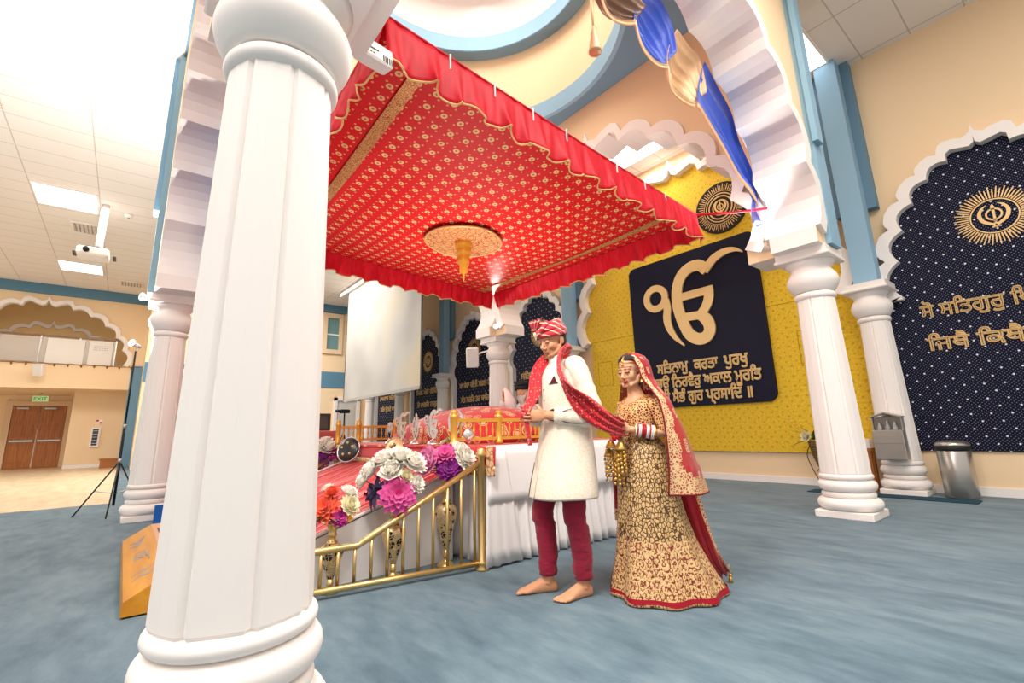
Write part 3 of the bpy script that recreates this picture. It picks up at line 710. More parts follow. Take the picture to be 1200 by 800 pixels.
swag_piece([(-7.38, Yw, 3.7), (-7.45, Yw, 3.72), (-7.55, Yw, 3.7)], [(-7.36, Yw, 3.05), (-7.45, Yw, 3.0), (-7.54, Yw, 3.05)], SILK, 'blue_end', sw2, 1, .03, True, Vector((0, 1, 0)))

# ================================================================ throne platform, ramp, railings
SATIN = M('white_satin', srgb('#ece7e6'), .42, sheen=.3)
REDBRO = M('red_gold_brocade', srgb('#c4202b'), .55, sheen=.3)
g = N(REDBRO)
d1 = g.dots(g.flat('X', 'Z', scale=5.2, off=(0, .6)), .15)
vb = g.voro(g.co(), 8, 'F1', .9); pat = g.math('LESS_THAN', vb, .24); pat2 = g.math('LESS_THAN', g.math('ABSOLUTE', g.math('SUBTRACT', vb, .36)), .04)
g.col(g.mix(g.math('MULTIPLY', g.math('MAXIMUM', pat, pat2), .85), srgb('#c4202b'), srgb('#e8bd84')))
REDMOT = M('red_cloth_with_motifs', srgb('#c92630'), .55, sheen=.3)
g = N(REDMOT); o = g.sep(g.co()); fx = g.math('SUBTRACT', g.math('FRACT', g.math('MULTIPLY', o[0], 3.6)), .5)
ez = g.math('MULTIPLY', g.math('ADD', o[2], -.125), 8.5); L = g.math('ADD', g.math('MULTIPLY', g.math('MULTIPLY', fx, fx), 36), g.math('MULTIPLY', ez, ez))
dg = g.math('LESS_THAN', L, .42); fy = g.math('SUBTRACT', g.math('FRACT', g.math('ADD', g.math('MULTIPLY', o[0], 3.6), .5)), .5)
L2 = g.math('ADD', g.math('MULTIPLY', g.math('MULTIPLY', fy, fy), 130), g.math('MULTIPLY', g.math('MULTIPLY', ez, ez), 5)); d2 = g.math('LESS_THAN', L2, .4)
g.col(g.mix(g.math('MAXIMUM', dg, d2), srgb('#c92630'), srgb('#efcf9a')))
BORD = M('gold_border_brocade', srgb('#e0b880'), .5, .15)
g = N(BORD); v = g.voro(g.co(), 26, 'DISTANCE_TO_EDGE'); g.col(g.ramp(v, [(.03, srgb('#b5553a')), (.10, srgb('#ecca98'))]))

st = thing('throne_platform', 'white-skirted throne platform with red and gold cloth, beneath the canopy', 'platform', (-4.9, 3.6, 0))
MB().box(-6.85, 2.26, 0, -3.12, 4.3, .86).build('deck', M('plain_white_board', srgb('#e4dedb'), .7), st)
def pleats(P, z0, z1, amp, per, name, mat, parent, flare=.0, normal=None):
    """hanging pleated cloth along the floor polyline P"""
    pts = []
    for a, b in zip(P, P[1:]):
        a, b = Vector((*a, 0)), Vector((*b, 0)); L = (b-a).length; nn = Vector(((b-a).y, -(b-a).x, 0)).normalized(); k = max(2, int(L/per*8))
        pts += [(a.lerp(b, i/k), nn, L*i/k) for i in range(k+(1 if b == Vector((*P[-1], 0)) else 0))]
    rings = []; rows = 7
    for r in range(rows+1):
        t = r/rows
        rings.append([(p+nn*((amp*(.25+.75*t))*(sin(2*PI*s/per)+.35*sin(2*PI*s/per*.37+1))+flare*t+.012)+Vector((0, 0, z1+(z0-z1)*t))) for p, nn, s in pts])
    return MB().loft(rings, caps=False, closed=False, sm=True).build(name, mat, parent, thick=.005)
pleats([(-6.85, 2.26), (-3.12, 2.26)], .015, .70, .02, .12, 'front_skirt', SATIN, st)
pleats([(-3.12, 2.26), (-3.12, 4.3)], .015, .60, .032, .105, 'side_skirt', SATIN, st, .03)
# white over-cloth on the side, with a straight hem and a hanging corner fold
mb = MB(); rr = []
for r in range(7):
    t = r/6; rr.append([(-3.12+.035+.03*t+.008*sin(y*9)*t, y-(.05*t if y < 2.4 else 0), .872-(.40+.02*sin(y*3))*t) for y in [2.25+2.05*i/60 for i in range(61)]])
rr = [[(-3.6, p[1], .874) for p in rr[0]]]+rr
mb.loft(rr, caps=False, closed=False, sm=True).build('over_cloth', SATIN, st, thick=.006)
mb = MB(); rr = []
for r in range(9):
    t = r/8; rr.append([(-3.075+.03*t+.012*sin(i*2.2+1)*t, 2.215+.02*i+.02*i*.9*t+.015*sin(i*1.7)*t-.05*t, .87-.85*t) for i in range(10)])
mb.loft(rr, caps=False, closed=False, sm=True).build('corner_fold', SATIN, st, thick=.005)
# red cloth over the deck and hanging at the front with a gold border
mb = MB(); mb.box(-6.88, 2.2, .862, -3.35, 4.3, .88); mb.build('deck_cloth', REDBRO, st)
mb = MB(); mb.loft([[(x, 2.225-.006*sin(x*7)-.01*t, .882-.15*t) for x in [-6.88+3.9*i/50 for i in range(51)]] for t in (0, .3, .7, 1)], caps=False, closed=False, sm=True); fc = mb.build('front_drop', REDMOT, st, thick=.006)
mb = MB(); mb.loft([[(x, 2.212-.006*sin(x*7), .735-.075*t) for x in [-6.88+3.9*i/50 for i in range(51)]] for t in (0, .5, 1)], caps=False, closed=False, sm=True); mb.build('front_border', BORD, st, thick=.006)
mb = MB(); mb.box(-3.07, 2.2, .665, -2.99, 2.215, .882); mb.build('corner_border', BORD, st)

STRIPE = M('red_striped_runner', srgb('#d23b45'), .75)
g = N(STRIPE); o = g.sep(g.co()); nz = g.noise(g.co((9, .25, .25)), 2.2, 4, .7); n2 = g.noise(g.co((26, .5, .5)), 2, 2)
s = g.math('LESS_THAN', g.math('ADD', nz, g.math('MULTIPLY', n2, .5)), .60)
g.col(g.ramp(g.math('ADD', g.math('MULTIPLY', nz, .6), g.math('MULTIPLY', n2, .5)), [(.42, srgb('#8a1c2c')), (.47, srgb('#c22a38')), (.56, srgb('#cf3440')), (.585, srgb('#f0cfc4')), (.61, srgb('#cf3440'))]))
rp = thing('ramp', 'white-sided ramp with a red striped runner rising to the throne platform', 'ramp', (-4.75, 1.3, 0))
prof = [(.42, .02), (1.0, .315), (2.2, .74), (2.2, 0), (.42, 0)]
mb = MB(); mb.prism([(2.17, 0), (2.17, .66), (1.0, .285), (.42, .02), (.42, 0)], lambda a, b, d: (d, a, b), -6.05, -3.5); mb.build('sides', M('plain_white_board', (.8, .8, .8)), rp)
mb = MB(); yz = [(.40, .03), (.6, .115), (1.0, .30), (1.4, .43), (1.8, .55), (2.2, .68)]
mb.loft([[(x, y, z+.012*noise.noise(Vector((x*3, y*2, 0)))*1.2) for x in [-6.03+2.52*i/44 for i in range(45)]] for y, z in yz], caps=False, closed=False, sm=True); mb.build('runner', STRIPE, rp, thick=.012)
mb = MB()
for x in (-6.05, -3.5): mb.tube([(x, y, z+.005) for y, z in yz], .012, 6)
mb.build('white_edging', SATIN, rp)

def railing(label, P0, P1, P2, top, nb=13):
    """P0 -> P1 flat part, P1 -> P2 rising; P = (x, y); top = z at P0, P2"""
    r = thing('railing', label, 'railing', (*P2, 0), 0, 'brass railings beside the ramp')
    def pos(t): # 0..1 along
        a, b, c = Vector((*P0, 0)), Vector((*P1, 0)), Vector((*P2, 0)); l1, l2 = (b-a).length, (c-b).length; s = t*(l1+l2)
        if s < l1: return a.lerp(b, s/l1), top[0]
        k = (s-l1)/l2; return b.lerp(c, k), top[0]+(top[1]-top[0])*k
    e = Vector((*P2, 0))
    MB().tube([Vector((*P0, top[0])), Vector((*P1, top[0])), Vector((P1[0]*.97+P2[0]*.03, P1[1]*.97+P2[1]*.03, top[0]*.97+top[1]*.03)), Vector((*P2, top[1]))], .022, 10).build('handrail', BRASS, r)
    MB().tube([Vector((*P0, .05)), Vector((*P2, .05))], .020, 10).build('bottom_rail', BRASS, r)
    for i in range(nb):
        p, z = pos((i+.45)/nb); MB().tube([p+Vector((0, 0, .05)), p+Vector((0, 0, z))], .0115, 8).build('baluster', BRASS, r)
    mb = MB(); mb.lathe([(.05, 0), (.052, .012), (.035, .03), (.045, .045), (.045, .06), (.028, .075), (.028, .80), (.04, .805), (.042, .83), (.03, .845), (.03, .86), (.012, .875), (.001, .876)], e, 16); mb.build('end_post', BRASS, r)
    p = Vector((*P0, 0)); MB().lathe([(.045, 0), (.045, .02), (.022, .04), (.022, top[0]+.02), (.001, top[0]+.03)], p, 14).build('foot_post', BRASS, r)
railing('brass railing in front of the vases, ending at a tall post by the white skirt', (-3.30, .80), (-3.27, 1.29), (-3.09, 2.17), (.28, .765))
railing('brass railing on the far side of the red ramp, mostly hidden', (-6.25, .80), (-6.25, 1.29), (-6.25, 2.17), (.28, .765))

# ================================================================ vases and flowers
VASE = M('enamelled_brass', srgb('#d8b27c'), .35, .55)
g = N(VASE); v = g.voro(g.co((1, 1, .8)), 17, 'F1', .6); v2 = g.voro(g.co(), 34, 'DISTANCE_TO_EDGE')
c = g.mix(g.math('LESS_THAN', v, .40), srgb('#dcbb88'), srgb('#4a2a1c')); g.col(g.mix(g.math('LESS_THAN', v2, .05), c, srgb('#f0dcb4')))
def vase(x, y, h, label, k=1.0):
    r = thing('vase', label, 'vase', (x, y, 0), 0, 'tall brass vases along the ramp')
    z = lambda t: t*h
    MB().lathe([(.001, 0), (.068*k, 0), (.066*k, z(.025)), (.045*k, z(.05)), (.022*k, z(.075)), (.020*k, z(.10)), (.026*k, z(.115)), (.020*k, z(.13)), (.020*k, z(.19))], (x, y, 0), 24).build('foot', BRASS, r)
    MB().lathe([(.020*k, z(.19)), (.028*k, z(.24)), (.05*k, z(.36)), (.078*k, z(.52)), (.086*k, z(.58)), (.082*k, z(.63)), (.06*k, z(.67)), (.034*k, z(.695))], (x, y, 0), 28).build('body', VASE, r)
    MB().lathe([(.034*k, z(.69)), (.042*k, z(.705)), (.034*k, z(.72)), (.024*k, z(.75)), (.026*k, z(.80)), (.034*k, z(.81)), (.028*k, z(.83)), (.028*k, z(.90)), (.04*k, z(.96)), (.075*k, z(.99)), (.078*k, z(1.0)), (.05*k, z(.985)), (.02*k, z(.93)), (.001, z(.92))], (x, y, 0), 24).build('neck', BRASS, r)
vase(-3.385, 1.16, .43, 'shortest brass vase, at the low end of the railing under orange flowers', .95)
vase(-3.365, 1.59, .52, 'middle brass vase under the white and pink bouquet', 1.0)
vase(-3.36, 2.02, .665, 'tallest brass vase, nearest the platform under the magenta bouquet', 1.0)
vase(-6.40, 2.05, .52, 'brass vase on the far side of the ramp, mostly hidden by the nearest column', 1.0)
PET = {}
def petal_mat(nm, c, c2=None):
    m = M('petal_'+nm, srgb(c), .6, sheen=.2); PET[nm] = m; return m
for nm, c in dict(white='#f4efe4', pink='#e0589f', deep='#8a1f86', magenta='#c02a8e', orange='#ee5f3c', yellow='#efa733', plum='#3d2b52', cream='#efe6c0', blush='#ee9cc8', red='#b81c33').items(): petal_mat(nm, c)
LEAF = M('leaf_green', srgb('#4d6535'), .6); LEAF2 = M('pale_leaf_green', srgb('#a9b34a'), .6)
def petal(mb, c, d, up, L, w, curl, mi=0):
    """one cupped petal from c along d, bending towards up"""
    d = d.normalized(); sd = d.cross(up).normalized(); nn = sd.cross(d).normalized(); rows = []
    for i in range(5):
        t = i/4; ww = w*(.35+1.0*sin(PI*min(t*.85+.12, 1)))*(.5 if i == 4 else 1)
        p = c+d*(L*t)+nn*(curl*L*t*t)
        rows.append([p-sd*ww+nn*ww*.35, p, p+sd*ww+nn*ww*.35])
    mb.loft(rows, caps=False, closed=False, mi=mi, sm=True)
def flower(name, mat, parent, c, ax, R, kind, seed=0):
    rnd = random.Random(seed); ax = Vector(ax).normalized(); c = Vector(c); mb = MB()
    u = ax.cross(Vector((.3, .1, 1) if abs(ax.z) < .9 else (1, 0, 0))).normalized(); v = ax.cross(u)
    n, lays = dict(mum=(13, 5), dahlia=(11, 5), rose=(6, 5), daisy=(16, 2), lily=(6, 2))[kind]
    for l in range(lays):
        t = l/(lays-1); el = (1.35 if kind in ('rose', 'mum') else 1.15)*(t) + (-.15 if kind != 'lily' else .1)
        LL = R*(1.0-.45*t)
        for i in range(n if l < lays-1 else max(5, n//2)):
            a = 2*PI*(i+.5*(l % 2)+rnd.uniform(-.15, .15))/ (n if l < lays-1 else max(5, n//2))
            rad = u*cos(a)+v*sin(a); d = rad*cos(el)+ax*sin(el)
            wd = dict(mum=.20, dahlia=.17, rose=.42, daisy=.13, lily=.17)[kind]*R
            petal(mb, c+ax*R*.05*l+rad*R*.06, d, ax, LL, wd, dict(mum=.45, dahlia=.12, rose=.65, daisy=.06, lily=-.1)[kind])
    mb.ball(c+ax*R*.12, R*.22, 8, 5)
    o = mb.build(name, mat, parent); return o
def leaves(parent, c, spec, mat=LEAF):
    for k, (d, L, w) in enumerate(spec):
        mb = MB(); petal(mb, Vector(c), Vector(d), Vector((0, 0, 1)), L, w, -.15); mb.build('leaf', mat, parent)
R_ = Vector((.65, .76, 0)); T_ = Vector((.76, -.65, 0)); Z_ = Vector((0, 0, 1))   # right / towards the room's open side
def bouquet(x, y, z, label, fl, lv):
    b = thing('bouquet', label, 'bouquet', (x, y, z), 0, 'flower arrangements in the brass vases')
    c0 = Vector((x, y, z))
    for k, (s, t, h, R, col, kind) in enumerate(fl):
        p = c0+R_*s+T_*t+Z_*h; flower('flower', PET[col], b, p, (R_*s*1.2+T_*(t*1.2+.05)+Z_*(h*.8)), R*1.3, kind, k)
        MB().tube([c0+Z_*.0-(R_*s+T_*t)*.0, p], .004, 5).build('stem', LEAF, b)
    leaves(b, c0+Z_*.03, lv); return b
lv0 = [((.8, .3, .25), .16, .022), ((-.7, .2, .2), .17, .022), ((.5, -.8, .2), .16, .022), ((.2, -.9, .5), .15, .02), ((-.4, -.8, .3), .15, .022), ((-.6, -.6, .1), .18, .02), ((.9, -.2, .1), .15, .022), ((.7, .6, .3), .15, .02)]
bouquet(-3.385, 1.16, .43, 'bouquet of orange, magenta and cream flowers in the shortest vase',
        [(-.02, .06, .09, .075, 'orange', 'dahlia'), (-.09, .02, .13, .06, 'orange', 'daisy'), (-.10, .06, .03, .055, 'magenta', 'dahlia'), (.07, .06, .04, .05, 'magenta', 'dahlia'), (.11, .02, .10, .055, 'cream', 'mum'), (.08, -.04, .17, .05, 'white', 'mum'), (-.06, -.05, .19, .045, 'white', 'mum'), (-.10, -.02, .08, .03, 'yellow', 'daisy'), (.0, .03, .18, .04, 'orange', 'rose'), (.13, .05, .04, .025, 'yellow', 'daisy')], lv0)
bouquet(-3.365, 1.59, .52, 'bouquet of big white chrysanthemums over a pink dahlia in the middle vase',
        [(-.15, .03, .20, .08, 'white', 'mum'), (-.06, .02, .27, .085, 'white', 'mum'), (.04, .02, .28, .085, 'white', 'mum'), (.13, .03, .25, .08, 'white', 'mum'), (.0, .09, .20, .065, 'white', 'rose'), (-.20, .05, .15, .06, 'white', 'mum'), (.06, .13, .06, .105, 'pink', 'dahlia'), (-.10, .10, .08, .09, 'plum', 'lily'), (-.14, .05, .03, .07, 'plum', 'lily'), (.17, .08, .12, .05, 'white', 'mum'), (.0, -.06, .22, .08, 'white', 'mum'), (.10, .10, .17, .04, 'cream', 'rose'), (-.2, .0, .05, .04, 'red', 'lily')], lv0+[((.3, -.9, .6), .2, .03), ((.6, -.6, .4), .2, .03)])
bouquet(-3.36, 2.02, .665, 'bouquet of pink and purple peonies with one white bloom in the tallest vase',
        [(-.10, .08, .10, .085, 'blush', 'rose'), (-.13, .02, .12, .075, 'pink', 'rose'), (.01, .09, .15, .075, 'pink', 'dahlia'), (.04, .11, .06, .08, 'deep', 'dahlia'), (.14, .05, .12, .08, 'white', 'mum'), (.10, .0, .16, .07, 'white', 'rose'), (-.16, .03, .04, .05, 'red', 'lily'), (.18, .02, .04, .045, 'red', 'lily'), (.0, -.03, .16, .06, 'magenta', 'rose'), (.17, -.04, .14, .05, 'blush', 'lily')], lv0)
bouquet(-6.40, 2.05, .52, 'bouquet of white and magenta flowers across the ramp, beside the nearest column',
        [(-.05, .05, .30, .10, 'white', 'mum'), (.06, .05, .29, .10, 'white', 'mum'), (.0, .0, .36, .09, 'white', 'mum'), (.02, .10, .18, .09, 'deep', 'dahlia'), (.14, .05, .24, .08, 'magenta', 'dahlia'), (-.1, .08, .20, .07, 'magenta', 'dahlia')], lv0)

# ================================================================ throne enclosure
GWOOD = M('gilded_wood', srgb('#d2983c'), .35, .35)
def fence(x, ys, label, grp='gilded throne rails'):
    r = thing('throne_rail', label, 'rail', (x, ys[0], .88), 0, grp)
    for y in ys: MB().lathe([(.035, 0), (.038, .03), (.027, .04), (.030, .12), (.030, .22), (.036, .235), (.036, .25), (.02, .262), (.03, .28), (.02, .298), (.001, .302)], (x, y, .88), 14).build('post', GWOOD, r)
    MB().box(x-.018, ys[0], .92, x+.018, ys[-1], .945).build('lower_rail', GWOOD, r)
    MB().box(x-.02, ys[0], 1.075, x+.02, ys[-1], 1.105).build('top_rail', GWOOD, r)
    for a, b in zip(ys, ys[1:]):
        k = max(3, int((b-a)/.06))
        for i in range(1, k): MB().lathe([(.011, 0), (.007, .03), (.013, .065), (.007, .10), (.011, .132)], (x, a+(b-a)*i/k, .944), 8).build('spindle', GWOOD, r)
fence(-3.45, [2.15, 2.62, 3.12, 3.62], 'gilded rail with turned posts in front of the red bolster, behind the groom\'s hands')
fence(-6.1, [2.1, 2.36, 2.86, 3.36], 'gilded rail at the far side of the throne, left of the silver symbols')
mb = MB(); rs = []
for i in range(15):
    t = i/14; y = 2.45+1.6*t; hgt = (.10+.30*sin(PI*min(.97, t*.93+.06))**.75); w = 1.02*(.45+.55*sin(PI*(t*.86+.07))**.6)
    rs.append([(-4.62+w*cos(a), y+.1*sin(a)*0, .88+hgt*max(0, sin(a))**.7) for a in [PI*k/16 for k in range(17)]])
mound = thing('covered_bolsters', 'rounded red and gold cloth heaped over the throne behind the gilded rail', 'cushion', (-4.62, 3.3, .88))
mb.loft(rs, sm=True).build('brocade_cover', REDBRO, mound)
rb = MB().box(-7.9, 1.72, 0, -7.15, 2.46, 1.06, bev=.02).build('draped_stand', M('brick_red_cloth', srgb('#b5544e'), .8), None); tag(rb, 'brick-red cloth-covered stand left of the far gilded rail', 'stand')

# silver symbols on the platform's front edge
SILV = M('polished_silver', srgb('#d9d6d2'), .25, .85)
def ik_lines(cx, cz, k):
    return [[(cx+(a+4.85)*k, cz+(b-3.4)*k, w*k*1.15) for a, b, w in ln] for ln in ikl]
def stand_base(r, x, y):
    MB().lathe([(.06, 0), (.062, .012), (.05, .02), (.04, .035), (.012, .05), (.010, .07)], (x, y, .882), 16).build('base', SILV, r)
def sym_obj(kind, x, y, label):
    r = thing('silver_symbol', label, 'ornament', (x, y, .882), 0, 'silver religious emblems on the platform edge')
    stand_base(r, x, y); mb = MB()
    if kind == 'ik':
        k = .155; strokes(mb, ik_lines(x, 1.075, k), fY, y-.008, y+.008, per=4); mb.band(circ2(x-.81*k, 1.075+.28*k, .15*k, 16), circ2(x-.81*k, 1.075+.28*k, .31*k, 16), fY, y-.008, y+.008, closed=True)
    elif kind == 'khanda': khanda(mb, x, 1.06, .13, fY, y-.008, y+.008)
    elif kind == 'oval':
        el = lambda k: [(x+k*.62*cos(t), 1.05+k*sin(t)) for t in [2*PI*i/24 for i in range(24)]]
        mb.band(el(.072), el(.115), fY, y-.008, y+.008, closed=True); strokes(mb, [[(x, .95, .006), (x, 1.05, .014), (x, 1.19, .004)]], fY, y-.008, y+.008)
    else:
        for i in range(5):
            a = (i-2)*.38; strokes(mb, [[(x, .95, .014), (x+sin(a)*.07, 1.03, .014), (x+sin(a)*.11, 1.03+cos(a)*.09, .004)]], fY, y-.007, y+.007)
    mb.build('emblem', SILV, r)
sym_obj('hand', -5.02, 2.3, 'silver fan-shaped ornament at the left end of the row of emblems')
sym_obj('ik', -4.72, 2.3, 'silver Ik Onkar emblem on a round base, left of the oval one')
sym_obj('oval', -4.45, 2.32, 'silver oval emblem standing between the two Ik Onkar emblems')
sym_obj('ik', -4.06, 2.3, 'silver Ik Onkar emblem on a round base, right of the oval one')
sym_obj('khanda', -3.66, 2.3, 'silver emblem with crossed blades in front of the red bolster')
def shield(c, ax, rx, rz, mat, rim, label, dots):
    r = thing('shield', label, 'shield', c, 0, 'ornamental shields leaning on the platform front')
    T = Matrix.Translation(c) @ Vector(ax).to_track_quat('Z', 'Y').to_matrix().to_4x4()
    mb = MB(); mb.loft([[T @ Vector((rx*k*cos(2*PI*i/28), rz*k*sin(2*PI*i/28), h)) for i in range(28)] for k, h in ((1, -.008), (1, 0), (.8, .022), (.5, .036), (.2, .042), (.02, .043))], sm=True); mb.build('face', mat, r)
    mb = MB(); mb.tube([T @ Vector((rx*cos(2*PI*i/28), rz*sin(2*PI*i/28), 0)) for i in range(29)], .008, 6); mb.build('rim', rim, r)
    for i in range(dots):
        a = 2*PI*i/dots+.4; mb = MB().ball(T @ Vector((rx*.5*cos(a), rz*.5*sin(a), .034)), .016, 10, 6); mb.build('boss', GOLD, r)
shield((-5.72, 2.10, .825), (.55, -.75, .3), .145, .145, M('black_lacquer', (.02, .02, .02), .25), SILV, 'round black shield with gold bosses leaning on the red platform cloth', 5)
shield((-4.52, 2.10, .80), (.35, -.85, .35), .115, .165, VASE, BRASS, 'patterned gold shield leaning on the red platform cloth', 4)
# pale leaves and silver bowl beside the tall vase
bw = thing('silver_bowl', 'silver bowl standing on edge behind the magenta bouquet', 'bowl', (-3.50, 2.27, .882))
T = Matrix.Translation((-3.47, 2.30, .955)) @ Vector((-.8, -.4, .35)).to_track_quat('Z', 'Y').to_matrix().to_4x4()
MB().lathe([(.004, -.05), (.03, -.05), (.055, -.035), (.072, 0), (.076, .01), (.07, .008), (.052, -.028), (.004, -.042)], n=24, T=T).build('dish', SILV, bw)
MB().tube([T @ Vector((.074*cos(2*PI*i/24), .074*sin(2*PI*i/24), .008)) for i in range(25)], .005, 6).build('rim', SILV, bw)
sp = thing('leaf_spray', 'lime-green leaf spray with cream buds behind the magenta bouquet', 'plant', (-3.62, 2.24, .882))
for k in range(9):
    a = -.9+.22*k; MBk = MB(); petal(MBk, Vector((-3.62, 2.24, .885)), R_*sin(a)+Z_*cos(a)*1.1+T_*.15*sin(k*2), Z_, .11+.06*(k % 3)/2, .012, .05); MBk.build('leaf', LEAF2, sp)
for k in range(4): flower('bud', PET['cream'], sp, Vector((-3.66, 2.22, .90))+R_*(.035*k-.04)+Z_*(.02*(k % 2)), (.2, -.6, 1), .028, 'rose', k)

# ================================================================ offering box
OCHRE = M('golden_veneer', srgb('#d8962c'), .4)
g = N(OCHRE); g.col(g.ramp(g.noise(g.co((.6, 6, 6)), 2.5, 4), [(.3, srgb('#b5730f')), (.7, srgb('#cc8d22'))]))
ob = thing('offering_box', 'long low golden wooden offering box with a sloping engraved lid, at the ramp foot', 'offering box', (-4.85, .3, 0))
mb = MB(); mb.prism([(.10, .012), (.105, .09), (.30, .205), (.38, .205), (.38, .012)], fX, -5.95, -3.74); mb.build('body', OCHRE, ob)
MB().box(-5.93, .115, 0, -3.76, .37, .014).build('plinth', M('dark_plinth', (.03, .02, .012), .6), ob)
mb = MB(); mb.box(-5.93, .30, .205, -3.76, .38, .212); mb.build('slot_panel', M('copper_veneer', srgb('#c98d5a'), .4), ob)
for x in (-5.5, -5.0, -4.5, -4.0): MB().box(x-.13, .335, .2105, x+.13, .348, .2135).build('coin_slot', BLACK, ob)
ENGR = M('engraved_silver_inlay', srgb('#8f97a6'), .4, .5)
def slope(a, b, d): return (-3.74+a, .105+b*.861, .09+b*.508+d)   # a along the lid, b up the slope
mb = MB()
for a0 in (-.36, -.5):
    strokes(mb, [[(a0, .05, .004), (a0-.03, .10, .012), (a0+.02, .14, .012), (a0-.02, .19, .003)]], slope, 0, .002)
mb.build('engraved_blade', ENGR, ob)
mb = MB(); strokes(mb, [[(-1.05+.85*k+o2[0]*.28, .115+o2[1]*.055, o2[2]*.16) for o2 in ln] for k in (0,) for ln in [[((p[0]+4.85), (p[1]-3.4), p[2]*.35) for p in l2] for l2 in ikl]], slope, 0, .002, per=3); mb.build('engraved_symbol', ENGR, ob)
mb = MB()
for i in range(6): strokes(mb, [[(-1.75+.05*i, .05+.02*(i % 3), .004), (-1.72+.05*i, .11, .008), (-1.78+.05*i, .17-.01*i, .003)]], slope, 0, .002, per=4)
mb.build('engraved_leaves', ENGR, ob)

# ================================================================ people
SKIN_M = M('skin_tan', srgb('#cf9672'), .5, sss=.15); SKIN_F = M('skin_warm', srgb('#d29a76'), .45, sss=.15)
STUB = M('skin_stubble', srgb('#b5835f'), .6); LIP_M = M('lip_brownish', srgb('#a8604e'), .45); LIP_F = M('lip_rose_red', srgb('#a8283a'), .35)
BROW = M('dark_hair', srgb('#1d1512'), .6, sheen=.2); EYEW = M('eye_white', (.8, .78, .74), .3); NAIL = M('nail_pale', srgb('#e6b9a2'), .35); NAILR = M('nail_red', srgb('#8c1526'), .3)
def fuse(name, mb, mats, parent, voxel=.005, smooth=4, paint=None):
    """one continuous skin over overlapping limbs"""
    me = bpy.data.meshes.new(name); me.from_pydata([tuple(p) for p in mb.v], [], mb.f)
    bm = bmesh.new(); bm.from_mesh(me); bmesh.ops.recalc_face_normals(bm, faces=bm.faces); bm.to_mesh(me); bm.free()
    t = bpy.data.objects.new(name, me); COL.objects.link(t)
    r = t.modifiers.new('r', 'REMESH'); r.mode = 'VOXEL'; r.voxel_size = voxel
    if smooth: s = t.modifiers.new('s', 'SMOOTH'); s.factor = .5; s.iterations = smooth
    new = bpy.data.meshes.new_from_object(t.evaluated_get(bpy.context.evaluated_depsgraph_get())); bpy.data.objects.remove(t)
    new.name = name; new.materials.clear()
    for m in mats: new.materials.append(m)
    for p in new.polygons:
        p.use_smooth = True; p.material_index = paint(p.center) if paint else 0
    o = bpy.data.objects.new(name, new); COL.objects.link(o)
    if parent is not None: o.parent = parent
    return o
def hand(mb, w, d, n, s, k=1.0, curl=(.5, .7, .5), spread=.06, thumb=(.55, .65, .45), nails=None):
    """w wrist, d wrist->knuckles, n palm normal, s thumb side"""
    w = Vector(w); d = Vector(d).normalized(); s = Vector(s); s = (s-d*s.dot(d)).normalized(); n0 = d.cross(s); n = n0 if n0.dot(Vector(n)) > 0 else -n0
    R = Matrix((s, d, n)).transposed()
    mb.ball(w+d*.05*k, (.040*k, .056*k, .015*k), 14, 10, T=R.to_3x3())
    mb.ball(w+d*.085*k, (.041*k, .022*k, .013*k), 14, 8, T=R.to_3x3()); mb.ball(w+d*.035*k+s*.022*k+n*.006*k, (.020*k, .032*k, .016*k), 10, 8, T=R.to_3x3())
    for i, (off, L) in enumerate(((.030, .074), (.010, .083), (-.010, .077), (-.029, .060))):
        p = w+d*(.092-.006*abs(i-1.2))*k+s*off*k; a = 0; q = (d+s*spread*(1.5-i)).normalized(); path = [p-q*.02*k, p]; u = q
        for j, f in enumerate((.45, .32, .23)):
            a += curl[j]*(1+.08*i); u = (q*cos(a)+n*sin(a)).normalized(); p = p+u*L*f*k; path.append(p)
        mb.tube(path, [.0095*k, .0098*k, .0088*k, .0080*k, .0066*k], 8); mb.ball(p, .0066*k, 6, 4)
        if nails is not None: nails.append((p-u*.004*k-n*.0, u, n))
    p = w+d*.028*k+s*.034*k; path = [w+d*.02*k+s*.014*k, p]; q = (d*thumb[0]+s*thumb[1]+n*thumb[2]).normalized(); p2 = p+q*.034*k; q2 = (q+d*.5+n*.35).normalized(); p3 = p2+q2*.030*k
    mb.tube(path+[p2, p3], [.015*k, .0125*k, .0105*k, .0075*k], 8); mb.ball(p3, .0075*k, 6, 4)
def foot(mb, ankle, d, k=1.0, side=1):
    a = Vector(ankle); d = Vector(d); d.z = 0; d.normalize(); s = d.cross(Vector((0, 0, 1))); g0 = Vector((a.x, a.y, 0))
    def sec(t, w, h, z0=.003): c = g0+d*t*k; return [c+s*(w*k*cos(x))+Vector((0, 0, max(z0, z0+h*k*(.42+.58*sin(x))))) for x in [2*PI*i/16 for i in range(16)]]
    mb.loft([sec(-.062, .012, .03), sec(-.055, .026, .055), sec(-.035, .034, .075), sec(0, .036, .092), (sec(.04, .036, .085)), sec(.085, .041, .064), sec(.125, .048, .046), sec(.150, .050, .034), sec(.163, .047, .026)])
    mb.tube([a+Vector((0, 0, .10)), a+Vector((0, 0, .0)), g0+d*.01*k+Vector((0, 0, .05))], [.042*k, .040*k, .042*k], 12)
    for off, L, r in ((.031, .056, .0125), (.0095, .052, .0090), (-.0085, .045, .0085), (-.0245, .036, .0080), (-.0385, .026, .0078)):
        p = g0+d*.155*k+s*off*-side*k; mb.tube([p+Vector((0, 0, .018)), p+d*L*.6*k+Vector((0, 0, .017)), p+d*L*k+Vector((0, 0, .0115))], [r*k, r*k, r*.85*k], 8); mb.ball(p+d*L*k+Vector((0, 0, .0115)), r*.85*k, 6, 4)
